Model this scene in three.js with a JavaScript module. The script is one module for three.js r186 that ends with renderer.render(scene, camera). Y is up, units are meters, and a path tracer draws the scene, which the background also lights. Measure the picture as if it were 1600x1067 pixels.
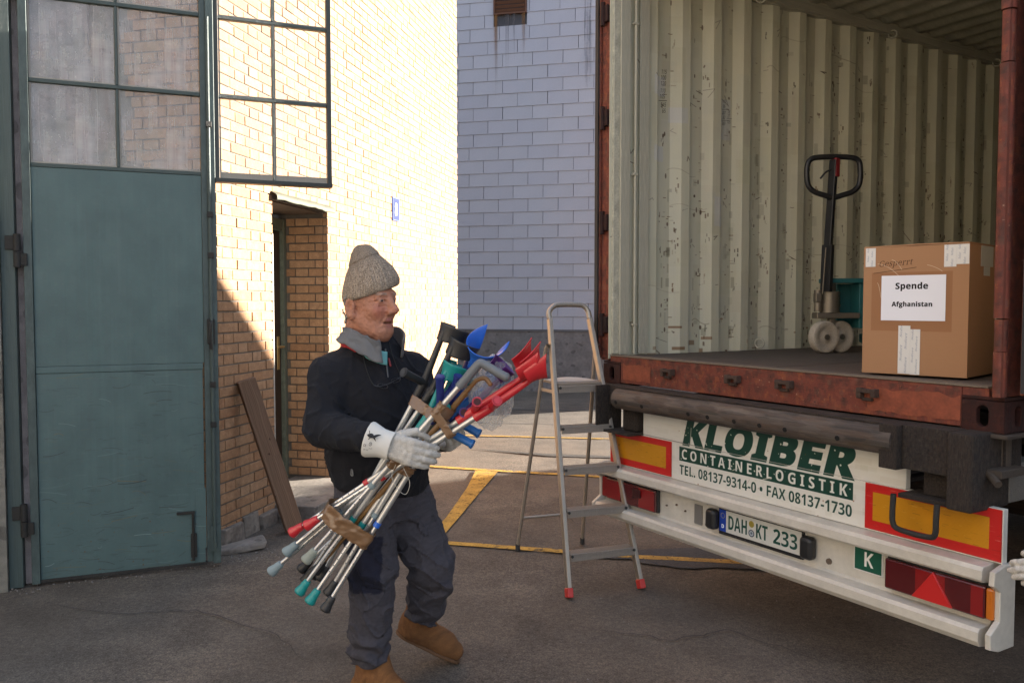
import * as THREE from 'three';
import { RoundedBoxGeometry } from 'three/addons/geometries/RoundedBoxGeometry.js';
import { mergeGeometries } from 'three/addons/utils/BufferGeometryUtils.js';
import { createNoise3D } from 'simplex-noise';

// ------------------------------------------------------------------ camera, sky, sun, exposure
const scene = new THREE.Scene();
const CAM_H = 1.65, FOCAL = 1300, PITCH = 2.58 * Math.PI / 180;       // focal length in pixels of a 1600 x 1067 frame
const camera = new THREE.PerspectiveCamera(2 * Math.atan(533.5 / FOCAL) * 180 / Math.PI, 1600 / 1067, 0.05, 600);
camera.position.set(0, CAM_H, 0);
camera.rotation.set(-PITCH, 0, 0);
scene.add(camera);
const renderer = new THREE.WebGLRenderer({ antialias: true });
renderer.toneMapping = THREE.LinearToneMapping;
renderer.toneMappingExposure = 6.6;
renderer.shadowMap.enabled = true;
renderer.shadowMap.type = THREE.PCFSoftShadowMap;

const SUN_TAN = 0.204;                                                  // low winter sun
const sunDir = new THREE.Vector3(0.931, SUN_TAN, -0.364).normalize();   // from the right, a little beyond
{
  const W = 512, Hh = 256, d = new Float32Array(W * Hh * 4);
  const zen = [0.36, 0.47, 0.68], hor = [0.98, 0.97, 0.95];
  for (let j = 0; j < Hh; j++) for (let i = 0; i < W; i++) {
    const th = ((j + .5) / Hh - .5) * Math.PI, ph = ((i + .5) / W - .5) * 2 * Math.PI;
    const v = new THREE.Vector3(Math.cos(ph) * Math.cos(th), Math.sin(th), Math.sin(ph) * Math.cos(th));
    const e = Math.max(v.y, 0), k = Math.pow(1 - e, 2.6), c = Math.max(v.dot(sunDir), 0);
    const glow = .35 * Math.pow(c, 6) + .9 * Math.pow(c, 60);
    const o = (j * W + i) * 4;
    for (let q = 0; q < 3; q++) d[o + q] = .27 * (zen[q] * (1 - k) + hor[q] * k + glow * [1, .9, .72][q]);
    d[o + 3] = 1;
  }
  const t = new THREE.DataTexture(d, W, Hh, THREE.RGBAFormat, THREE.FloatType);
  t.mapping = THREE.EquirectangularReflectionMapping; t.magFilter = t.minFilter = THREE.LinearFilter; t.needsUpdate = true;
  scene.background = t; scene.environment = t;
}
const sun = new THREE.DirectionalLight(new THREE.Color().setRGB(1, 0.91, 0.79), 4.6);
sun.target.position.set(0, 1, -7); sun.position.copy(sunDir).multiplyScalar(60).add(sun.target.position);
sun.castShadow = true; sun.shadow.mapSize.set(4096, 4096);
Object.assign(sun.shadow.camera, { left: -25, right: 25, top: 25, bottom: -25, near: 1, far: 140 });
sun.shadow.bias = -0.0004;
scene.add(sun, sun.target);

// ------------------------------------------------------------------ helpers
let seed = 12345;
const rnd = () => { seed = (seed + 0x6d2b79f5) | 0; let t = Math.imul(seed ^ (seed >>> 15), 1 | seed); t = (t + Math.imul(t ^ (t >>> 7), 61 | t)) ^ t; return ((t ^ (t >>> 14)) >>> 0) / 4294967296; };
const rr = (a, b) => a + (b - a) * rnd();
const noise = createNoise3D(rnd);
const fbm = (x, y, z, n = 4) => { let s = 0, a = .5, f = 1; for (let i = 0; i < n; i++) { s += a * noise(x * f, y * f, z * f); a *= .5; f *= 2.03; } return s; };
const V = (x, y, z) => new THREE.Vector3(x, y, z);
const clamp = (x, a, b) => Math.min(b, Math.max(a, x));
const mix = (a, b, t) => a + (b - a) * t;
const sstep = (a, b, x) => { const t = clamp((x - a) / (b - a), 0, 1); return t * t * (3 - 2 * t); };
// a place given by where it is sighted and how far forward of the camera it stands
const CP = Math.cos(PITCH), SP = Math.sin(PITCH);
function at(px, py, fwd) {
  const x = (px - 800) / FOCAL, y = -(py - 533.5) / FOCAL;
  const dy = y * CP - SP, dz = -y * SP - CP, t = -fwd / dz;
  return V(x * t, CAM_H + dy * t, dz * t);
}
const taken = new Map();
function numbered(name) { const n = taken.get(name) || 0; taken.set(name, n + 1); return n ? name + '_' + String(n).padStart(3, '0') : name; }
function shadows(o) { o.castShadow = true; o.receiveShadow = true; return o; }
function tag(o, label, category, group) { o.userData.label = label; o.userData.category = category; if (group) o.userData.group = group; return o; }
function thing(name, label, category, pos = [0, 0, 0], rotY = 0, group) {
  const g = new THREE.Group(); g.name = numbered(name); g.position.set(...pos); g.rotation.y = rotY; scene.add(g);
  return tag(g, label, category, group);
}
function mesh(name, geo, mat, parent) { const m = shadows(new THREE.Mesh(geo, mat)); m.name = name; (parent || scene).add(m); return m; }
function structure(name, geo, mat) { const m = mesh(name, geo, mat); m.userData.kind = 'structure'; return m; }
const clean = (g) => { const q = g.index ? g.toNonIndexed() : g.clone(); for (const k of Object.keys(q.attributes)) if (!['position', 'normal', 'uv', 'color'].includes(k)) q.deleteAttribute(k); if (!q.attributes.uv) q.setAttribute('uv', new THREE.BufferAttribute(new Float32Array(q.attributes.position.count * 2), 2)); return q; };
const join = (...l) => { const a = l.flat().map(clean); const col = a.every((g) => g.attributes.color); if (!col) a.forEach((g) => g.deleteAttribute('color')); return mergeGeometries(a); };
// texture coordinates in metres, taken from the face's own plane
function uvm(g, s = 1, off = 0) {
  const q = clean(g), p = q.attributes.position, n = q.attributes.normal, uv = q.attributes.uv;
  for (let i = 0; i < p.count; i++) {
    const ax = Math.abs(n.getX(i)), ay = Math.abs(n.getY(i)), az = Math.abs(n.getZ(i));
    if (ay > ax && ay > az) uv.setXY(i, p.getX(i) * s + off, p.getZ(i) * s + off * .7);
    else if (ax > az) uv.setXY(i, p.getZ(i) * s + off, p.getY(i) * s + off * .7);
    else uv.setXY(i, p.getX(i) * s + off, p.getY(i) * s + off * .7);
  }
  return q;
}
// box between two corners
function bx(x0, x1, y0, y1, z0, z1) { return new THREE.BoxGeometry(x1 - x0, y1 - y0, z1 - z0).translate((x0 + x1) / 2, (y0 + y1) / 2, (z0 + z1) / 2); }
function rbx(x0, x1, y0, y1, z0, z1, r = .004, seg = 2) { return new RoundedBoxGeometry(x1 - x0, y1 - y0, z1 - z0, seg, r).translate((x0 + x1) / 2, (y0 + y1) / 2, (z0 + z1) / 2); }
function rod(a, b, r0, r1 = r0, seg = 14, open = false) {
  const d = b.clone().sub(a), l = d.length();
  const g = new THREE.CylinderGeometry(r1, r0, l, seg, 1, open);
  g.applyQuaternion(new THREE.Quaternion().setFromUnitVectors(V(0, 1, 0), d.clone().divideScalar(l)));
  return g.translate((a.x + b.x) / 2, (a.y + b.y) / 2, (a.z + b.z) / 2);
}
function bar(a, b, w, h, upHint = V(0, 1, 0), r = .002) {               // rounded rectangular bar from a to b; w sideways, h along the hint
  const d = b.clone().sub(a), l = d.length(), z = d.clone().divideScalar(l), x = upHint.clone().cross(z).normalize(), y = z.clone().cross(x);
  const g = new RoundedBoxGeometry(w, h, l, 2, Math.min(r, w / 2.1, h / 2.1));
  g.applyMatrix4(new THREE.Matrix4().makeBasis(x, y, z));
  return g.translate((a.x + b.x) / 2, (a.y + b.y) / 2, (a.z + b.z) / 2);
}
function tube(pts, r, seg = 32, rad = 8, closed = false, tension = .5) { return new THREE.TubeGeometry(new THREE.CatmullRomCurve3(pts, closed, 'catmullrom', tension), seg, r, rad, closed); }
// a curved slab: grid[i][j] of points, given a thickness
function sheet(grid, th, closedI = false) {
  const n = grid.length, m = grid[0].length, pos = [], uv = [], idx = [];
  const nor = grid.map((row, i) => row.map((p, j) => {
    const a = grid[closedI ? (i + 1) % n : Math.min(i + 1, n - 1)][j], b = grid[closedI ? (i + n - 1) % n : Math.max(i - 1, 0)][j], c = grid[i][Math.min(j + 1, m - 1)], d = grid[i][Math.max(j - 1, 0)];
    return a.clone().sub(b).cross(c.clone().sub(d)).normalize();
  }));
  for (const s of [.5, -.5]) for (let i = 0; i < n; i++) for (let j = 0; j < m; j++) { const p = grid[i][j].clone().addScaledVector(nor[i][j], s * th); pos.push(p.x, p.y, p.z); uv.push(i / (n - 1), j / (m - 1)); }
  const A = (i, j) => (i % n) * m + j, B = (i, j) => n * m + (i % n) * m + j, I = closedI ? n : n - 1;
  for (let i = 0; i < I; i++) for (let j = 0; j < m - 1; j++) {
    idx.push(A(i, j), A(i + 1, j), A(i + 1, j + 1), A(i, j), A(i + 1, j + 1), A(i, j + 1));
    idx.push(B(i, j), B(i + 1, j + 1), B(i + 1, j), B(i, j), B(i, j + 1), B(i + 1, j + 1));
  }
  const rim = (a, b, c, d) => idx.push(a, b, c, a, c, d);
  for (let i = 0; i < I; i++) { rim(A(i, 0), B(i, 0), B(i + 1, 0), A(i + 1, 0)); rim(A(i, m - 1), A(i + 1, m - 1), B(i + 1, m - 1), B(i, m - 1)); }
  if (!closedI) for (let j = 0; j < m - 1; j++) { rim(A(0, j), A(0, j + 1), B(0, j + 1), B(0, j)); rim(A(n - 1, j), B(n - 1, j), B(n - 1, j + 1), A(n - 1, j + 1)); }
  const g = new THREE.BufferGeometry();
  g.setAttribute('position', new THREE.Float32BufferAttribute(pos, 3)); g.setAttribute('uv', new THREE.Float32BufferAttribute(uv, 2)); g.setIndex(idx); g.computeVertexNormals();
  return g;
}
// rings of points lofted into a closed skin
function loft(rings, capA = true, capB = true) {
  const n = rings.length, m = rings[0].length, pos = [], uv = [], idx = [];
  rings.forEach((r, i) => { for (let j = 0; j <= m; j++) { const p = r[j % m]; pos.push(p.x, p.y, p.z); uv.push(j / m, i / (n - 1)); } });
  const A = (i, j) => i * (m + 1) + j;
  for (let i = 0; i < n - 1; i++) for (let j = 0; j < m; j++) idx.push(A(i, j), A(i, j + 1), A(i + 1, j + 1), A(i, j), A(i + 1, j + 1), A(i + 1, j));
  const cap = (i, f) => { const c = rings[i].reduce((s, p) => s.add(p), V(0, 0, 0)).divideScalar(m), k = pos.length / 3; pos.push(c.x, c.y, c.z); uv.push(.5, .5); for (let j = 0; j < m; j++) f ? idx.push(k, A(i, j + 1), A(i, j)) : idx.push(k, A(i, j), A(i, j + 1)); };
  if (capA) cap(0, true); if (capB) cap(n - 1, false);
  const g = new THREE.BufferGeometry();
  g.setAttribute('position', new THREE.Float32BufferAttribute(pos, 3)); g.setAttribute('uv', new THREE.Float32BufferAttribute(uv, 2)); g.setIndex(idx); g.computeVertexNormals();
  return g;
}
function poly(pts, y, depth = .001) {                                    // flat patch on the ground, pts = [x, z]
  const s = new THREE.Shape(pts.map(([x, z]) => new THREE.Vector2(x, -z)));
  return new THREE.ShapeGeometry(s).rotateX(-Math.PI / 2).translate(0, y, 0);
}
// distance field to mesh (surface nets)
function skin(f, lo, hi, cell, colour) {
  const nx = Math.ceil((hi.x - lo.x) / cell) + 1, ny = Math.ceil((hi.y - lo.y) / cell) + 1, nz = Math.ceil((hi.z - lo.z) / cell) + 1;
  const d = new Float32Array(nx * ny * nz), p = V(0, 0, 0), ix = (i, j, k) => (k * ny + j) * nx + i;
  for (let k = 0; k < nz; k++) for (let j = 0; j < ny; j++) for (let i = 0; i < nx; i++) d[ix(i, j, k)] = f(p.set(lo.x + i * cell, lo.y + j * cell, lo.z + k * cell));
  const id = new Int32Array(nx * ny * nz).fill(-1), pos = [], nor = [], uv = [], col = [], idx = [];
  const E = [[0, 1], [0, 2], [0, 4], [1, 3], [1, 5], [2, 3], [2, 6], [3, 7], [4, 5], [4, 6], [5, 7], [6, 7]];
  for (let k = 0; k < nz - 1; k++) for (let j = 0; j < ny - 1; j++) for (let i = 0; i < nx - 1; i++) {
    const c = []; let s = 0;
    for (let q = 0; q < 8; q++) { const v = d[ix(i + (q & 1), j + ((q >> 1) & 1), k + (q >> 2))]; c.push(v); if (v < 0) s++; }
    if (s === 0 || s === 8) continue;
    let x = 0, y = 0, z = 0, n = 0;
    for (const [a, b] of E) if ((c[a] < 0) !== (c[b] < 0)) { const t = c[a] / (c[a] - c[b]); x += mix(a & 1, b & 1, t); y += mix((a >> 1) & 1, (b >> 1) & 1, t); z += mix(a >> 2, b >> 2, t); n++; }
    id[ix(i, j, k)] = pos.length / 3;
    const P = V(lo.x + (i + x / n) * cell, lo.y + (j + y / n) * cell, lo.z + (k + z / n) * cell), e = cell * .5;
    const g = V(f(p.set(P.x + e, P.y, P.z)) - f(p.set(P.x - e, P.y, P.z)), f(p.set(P.x, P.y + e, P.z)) - f(p.set(P.x, P.y - e, P.z)), f(p.set(P.x, P.y, P.z + e)) - f(p.set(P.x, P.y, P.z - e))).normalize();
    pos.push(P.x, P.y, P.z); nor.push(g.x, g.y, g.z); uv.push(P.x + P.z * .8, P.y + P.z * .15);
    if (colour) { const q = colour(P, g); col.push(...q); }
  }
  const quad = (a, b, c, e, flip) => { if (a < 0 || b < 0 || c < 0 || e < 0) return; flip ? idx.push(a, c, b, a, e, c) : idx.push(a, b, c, a, c, e); };
  for (let k = 1; k < nz - 1; k++) for (let j = 1; j < ny - 1; j++) for (let i = 1; i < nx - 1; i++) {
    const v = d[ix(i, j, k)] < 0;
    if (v !== d[ix(i + 1, j, k)] < 0) quad(id[ix(i, j - 1, k - 1)], id[ix(i, j, k - 1)], id[ix(i, j, k)], id[ix(i, j - 1, k)], !v);
    if (v !== d[ix(i, j + 1, k)] < 0) quad(id[ix(i - 1, j, k - 1)], id[ix(i - 1, j, k)], id[ix(i, j, k)], id[ix(i, j, k - 1)], !v);
    if (v !== d[ix(i, j, k + 1)] < 0) quad(id[ix(i - 1, j - 1, k)], id[ix(i, j - 1, k)], id[ix(i, j, k)], id[ix(i - 1, j, k)], !v);
  }
  const g = new THREE.BufferGeometry();
  g.setAttribute('position', new THREE.Float32BufferAttribute(pos, 3)); g.setAttribute('normal', new THREE.Float32BufferAttribute(nor, 3)); g.setAttribute('uv', new THREE.Float32BufferAttribute(uv, 2));
  if (colour) g.setAttribute('color', new THREE.Float32BufferAttribute(col, 3));
  g.setIndex(idx); return g;
}
const smin = (a, b, k) => { const h = Math.max(k - Math.abs(a - b), 0) / k; return Math.min(a, b) - h * h * k * .25; };
const smax = (a, b, k) => -smin(-a, -b, k);
function cap(p, a, b, ra, rb) {                                           // tapered capsule
  const bx_ = b.x - a.x, by = b.y - a.y, bz = b.z - a.z, px = p.x - a.x, py = p.y - a.y, pz = p.z - a.z;
  const t = clamp((px * bx_ + py * by + pz * bz) / (bx_ * bx_ + by * by + bz * bz + 1e-12), 0, 1);
  return Math.hypot(px - bx_ * t, py - by * t, pz - bz * t) - (ra + (rb - ra) * t);
}
function ell(p, c, r) { const x = (p.x - c.x) / r.x, y = (p.y - c.y) / r.y, z = (p.z - c.z) / r.z, k = Math.hypot(x, y, z); return (k - 1) * Math.min(r.x, r.y, r.z) * (k < 1 ? 1 : .5 + .5 / k); }
function bounds(pts, pad) { const b = new THREE.Box3().setFromPoints(pts); b.expandByScalar(pad); return [b.min, b.max]; }

// ------------------------------------------------------------------ textures
const toS = (c) => Math.round(255 * (c <= .0031308 ? 12.92 * c : 1.055 * Math.pow(c, 1 / 2.4) - .055));
function ctex(w, h, draw, srgb = true, repeat = false) {
  const c = document.createElement('canvas'); c.width = w; c.height = h; draw(c.getContext('2d'), w, h);
  const t = new THREE.CanvasTexture(c); if (srgb) t.colorSpace = THREE.SRGBColorSpace; if (repeat) t.wrapS = t.wrapT = THREE.RepeatWrapping; return t;
}
function ntex(w, h, fn, srgb = true) {                                    // fn(u, v) -> [r, g, b] 0..1 as stored
  const d = new Uint8Array(w * h * 4);
  for (let j = 0; j < h; j++) for (let i = 0; i < w; i++) { const c = fn(i / w, j / h, i, j), o = (j * w + i) * 4; for (let q = 0; q < 3; q++) d[o + q] = clamp(Math.round(c[q] * 255), 0, 255); d[o + 3] = 255; }
  const t = new THREE.DataTexture(d, w, h); t.wrapS = t.wrapT = THREE.RepeatWrapping; t.magFilter = THREE.LinearFilter; t.minFilter = THREE.LinearMipmapLinearFilter; t.generateMipmaps = true;
  if (srgb) t.colorSpace = THREE.SRGBColorSpace; t.needsUpdate = true; return t;
}
// noise that joins up at the edges of the tile
const tn = (u, v, f, s = 0) => { const a = u * 2 * Math.PI, b = v * 2 * Math.PI, k = f / (2 * Math.PI); return noise(Math.cos(a) * k + s, Math.sin(a) * k + Math.cos(b) * k * 1.3, Math.sin(b) * k * 1.3 - s); };
const tilef = (u, v, f, s) => { const x = u * f, y = v * f; const g = (X, Y) => noise(X + s, Y - s, 7.3); const w = (t) => t; return mix(mix(g(x, y), g(x - f, y), w(u)), mix(g(x, y - f), g(x - f, y - f), w(u)), w(v)); };
const again = (t, sx, sy = sx) => { const q = t.clone(); q.repeat.set(sx, sy); q.needsUpdate = true; return q; };
const grain = ntex(512, 512, (u, v) => { const n = .5 + .22 * tilef(u, v, 12, 3) + .2 * tilef(u, v, 60, 9) + .2 * (rnd() - .5); return [n, n, n]; }, false);   // bump
const mottle = ntex(512, 512, (u, v) => { const n = .88 + .09 * tilef(u, v, 6, 1) + .07 * tilef(u, v, 25, 5) + .1 * (rnd() - .5); return [n, n * .985, n * .965]; });
const softMottle = ntex(256, 256, (u, v) => { const n = .94 + .05 * tilef(u, v, 5, 51) + .03 * tilef(u, v, 20, 53) + .03 * (rnd() - .5); return [n, n * .99, n * .97]; });
const col = (c) => new THREE.Color().setRGB(...c);
function mat(c, rough = .7, o = {}) { return new THREE.MeshStandardMaterial({ color: Array.isArray(c) ? col(c) : c, roughness: rough, ...o }); }
function phys(c, rough = .7, o = {}) { return new THREE.MeshPhysicalMaterial({ color: Array.isArray(c) ? col(c) : c, roughness: rough, ...o }); }
// ------------------------------------------------------------------ ground
const asphaltMap = ntex(1024, 1024, (u, v) => {
  let n = .72 + .08 * tilef(u, v, 5, 2) + .10 * tilef(u, v, 40, 4) + .17 * tilef(u, v, 120, 8) + .15 * tilef(u, v, 240, 13) + .16 * (rnd() - .5);
  if (tilef(u, v, 150, 31) > .74) n += .24; if (tilef(u, v, 130, 37) > .74) n -= .28;
  return [n, n * .975, n * .945];
});
const asphaltBump = ntex(1024, 1024, (u, v) => { const n = .5 + .3 * tilef(u, v, 170, 8) + .15 * tilef(u, v, 60, 3) + .25 * (rnd() - .5); return [n, n, n]; }, false);
{
  const line = (a, b, n) => Array.from({ length: n + 1 }, (_, i) => a + (b - a) * i / n);
  const xs = [-300, -120, -50, -25, -14, -9, ...line(-6, 8, 112), 11, 16, 28, 60, 130, 300], zs = [-300, -130, -60, -34, -24, ...line(-18, 2, 160), 4, 8, 20, 60, 300];
  const pos = [], uv = [], c = [], idx = [];
  for (const z of zs) for (const x of xs) {
    const near = Math.abs(x) < 12 && z > -22 && z < 6;
    pos.push(x, near ? .008 * fbm(x * .5, z * .5, 3, 3) - .006 : -.006, z); uv.push(x / 1.7, z / 1.7);
    const k = 1 + .30 * fbm(x * .6, z * .6, 1, 4) + .20 * fbm(x * 3, z * 3, 5, 3), w = .04 * fbm(x * .9, z * .9, 9, 2);
    c.push(k * (1 + w), k, k * (1 - w));
  }
  const m = xs.length;
  for (let j = 0; j < zs.length - 1; j++) for (let i = 0; i < m - 1; i++) { const a = j * m + i; idx.push(a, a + m, a + m + 1, a, a + m + 1, a + 1); }
  const g = new THREE.BufferGeometry(); g.setAttribute('position', new THREE.Float32BufferAttribute(pos, 3)); g.setAttribute('uv', new THREE.Float32BufferAttribute(uv, 2)); g.setAttribute('color', new THREE.Float32BufferAttribute(c, 3)); g.setIndex(idx); g.computeVertexNormals();
  structure('asphalt_ground', g, mat([.225, .196, .163], .93, { map: asphaltMap, bumpMap: asphaltBump, bumpScale: .006, vertexColors: true }));
}
function worn(n, gone, fn) { const t = ntex(n, n, fn), d = t.image.data; for (let j = 0; j < n; j++) for (let i = 0; i < n; i++) if (gone(i / n, j / n)) d[(j * n + i) * 4 + 3] = 0; t.needsUpdate = true; return t; }
// painted lines, worn through to the asphalt
const paintMap = worn(512, (u, v) => .75 * tilef(u, v, 14, 41) + .5 * tilef(u, v, 60, 43) + .55 * (rnd() - .5) > .42, (u, v) => { const n = .84 + .12 * tilef(u, v, 9, 2) + .12 * tilef(u, v, 70, 5) + .2 * (rnd() - .5) - (tilef(u, v, 30, 6) > .55 ? .3 : 0); return [n, n, n * .95]; });
const yellowPaint = mat([.60, .36, .06], .8, { map: paintMap, alphaTest: .5, bumpMap: asphaltBump, bumpScale: .003 });
function strip(name, path, w) {                                          // path of [x, z], ragged edges
  const pts = []; const n = 60;
  const P = (t) => { const k = t * (path.length - 1), i = Math.min(Math.floor(k), path.length - 2), q = k - i; return [mix(path[i][0], path[i + 1][0], q), mix(path[i][1], path[i + 1][1], q)]; };
  const a = [], b = [];
  for (let i = 0; i <= n; i++) {
    const [x, z] = P(i / n), [x1, z1] = P(Math.min(1, i / n + .01)), [x0, z0] = P(Math.max(0, i / n - .01));
    const l = Math.hypot(x1 - x0, z1 - z0), nx = -(z1 - z0) / l, nz = (x1 - x0) / l;
    const e = () => (typeof w === 'function' ? w(i / n) : w) / 2 * (1 + rr(-.09, .09));
    const e0 = e(), e1 = e(); a.push([x + nx * e0, z + nz * e0]); b.push([x - nx * e1, z - nz * e1]);
  }
  const g = poly([...a, ...b.reverse()], .004); return uvm(g, .6);
}
for (const [p, w] of [
  [[[-2.2, -10.67], [-.4, -10.355], [1.213, -10.108], [4, -9.7]], .065],
  [[[-1.95, -8.66], [-.845, -8.385], [.05, -8.11], [.944, -7.855], [3.4, -7.15]], .08],
  [[[-1.2, -5.85], [-.39, -5.66], [.257, -5.5], [.84, -5.355], [1.627, -5.219], [3.2, -4.9]], .078],
]) structure(numbered('yellow_ground_line'), strip('line', p, w), yellowPaint);
structure(numbered('yellow_ground_line'), uvm(poly([[-.36, -8.165], [-.14, -8.09], [-.257, -7.37], [-.41, -6.34], [-.50, -5.78], [-.6, -5.8], [-.508, -6.34], [-.404, -7.37]].map(([x, z], i) => [x, z]), .0075), .6), yellowPaint);
structure('tar_seam', strip('seam', [[-1.5, -9.85], [-.9, -9.69], [-.1, -9.25], [.4, -9.02], [1.04, -8.9], [1.9, -8.72], [3, -8.5]], (t) => .015 + .13 * Math.pow(Math.sin(Math.PI * clamp((t - .22) / .7, 0, 1)), 2)), mat([.045, .04, .036], .9, { bumpMap: asphaltBump, bumpScale: .01 }));
structure(numbered('asphalt_joint'), strip('seam', [[-1.4, -11.7], [0, -11.45], [1.4, -11.2], [4, -10.8]], .03), mat([.07, .065, .06], .9));
structure(numbered('asphalt_joint'), strip('seam', [[-1.2, -13.1], [0, -12.95], [1.6, -12.8], [4, -12.5]], .05), mat([.07, .065, .06], .9));
for (const [i, p] of [[[-2.6, -4.55], [-2.1, -4.35], [-1.7, -4.42], [-1.2, -4.1], [-.9, -3.7]], [[.3, -4.2], [.8, -4.0], [1.1, -4.15], [1.5, -3.7]], [[-.2, -6.9], [.3, -6.6], [.5, -6.2], [.9, -6.05]]].entries()) { const f = []; for (let k = 0; k < p.length - 1; k++) for (let q = 0; q < 8; q++) f.push([mix(p[k][0], p[k + 1][0], q / 8) + rr(-.018, .018), mix(p[k][1], p[k + 1][1], q / 8) + rr(-.018, .018)]); structure(numbered('asphalt_crack'), strip('crack', f, (t) => .002 + .006 * Math.sin(Math.PI * t) * (1 + .5 * noise(t * 30, i, 1))), mat([.05, .045, .04], .95)); }
{ // dark patch on the asphalt under the tail of the trailer
  const pts = []; for (let i = 0; i < 40; i++) { const a = i / 40 * 2 * Math.PI, r = 1 + .28 * noise(Math.cos(a) * 1.3, Math.sin(a) * 1.3, 4); pts.push([1.15 + Math.cos(a) * .62 * r, -5.32 + Math.sin(a) * .2 * r + .1 * Math.cos(a)]); }
  structure(numbered('dark_ground_patch'), uvm(poly(pts, .0025), .6), mat([.10, .10, .105], .8, { map: asphaltMap, bumpMap: asphaltBump, bumpScale: .006 }));
}
// small grit and litter
{
  const gs = new THREE.DodecahedronGeometry(.008, 0), inst = new THREE.InstancedMesh(gs, mat([.2, .185, .165], .95), 420), m4 = new THREE.Matrix4();
  for (let i = 0; i < 420; i++) {
    const near = i < 160, x = near ? rr(-2.9, -1.5) : rr(-3, 3), z = near ? mix(-4.75, -5.5, (x + 2.9) / 1.4) + rr(-.12, .16) : rr(-11, -3.4), s = rr(.2, near ? .8 : .6);
    m4.compose(V(x, .003, z), new THREE.Quaternion().setFromEuler(new THREE.Euler(rr(0, 6), rr(0, 6), 0)), V(s, s * .7, s)); inst.setMatrixAt(i, m4);
  }
  inst.name = 'grit'; inst.userData.kind = 'stuff'; inst.userData.label = 'loose grit scattered over the asphalt'; inst.userData.category = 'grit'; shadows(inst); scene.add(inst);
}

// ------------------------------------------------------------------ brick building
const brickBump = again(grain, 3);
const brickTones = [[.48, .285, .158], [.455, .265, .145], [.50, .305, .175], [.44, .25, .132], [.48, .295, .168], [.42, .235, .125], [.51, .32, .19]];
const brickMats = brickTones.map((c) => mat(c, .88, { map: again(mottle, 2), bumpMap: brickBump, bumpScale: .003 }));
const mortarMat = mat([.23, .205, .175], .95, { map: again(mottle, 1.5), bumpMap: again(grain, 2), bumpScale: .004 });
const plasterMap = ntex(512, 512, (u, v) => { const n = .8 + .1 * tilef(u, v, 5, 11) + .08 * tilef(u, v, 22, 12) + .06 * (rnd() - .5) - (tilef(u, v, 8, 17) > .5 ? .14 : 0); return [n, n * .975, n * .955]; });
const plasterMat = mat([.52, .485, .49], .95, { map: again(plasterMap, .5), bumpMap: again(grain, 2), bumpScale: .006 });
const CX = -1.977, CZ = -5.581, WROT = Math.atan2(.975, .2215);
const building = thing('brick_building', 'tall yellow brick building in bright sun with a recessed doorway and blue number 8', 'building', [CX, 0, CZ], WROT);
const WL = 5.63, WH = 7.6, D0 = .735, D1 = 1.70, DB = .12, DT = 2.44;
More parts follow.
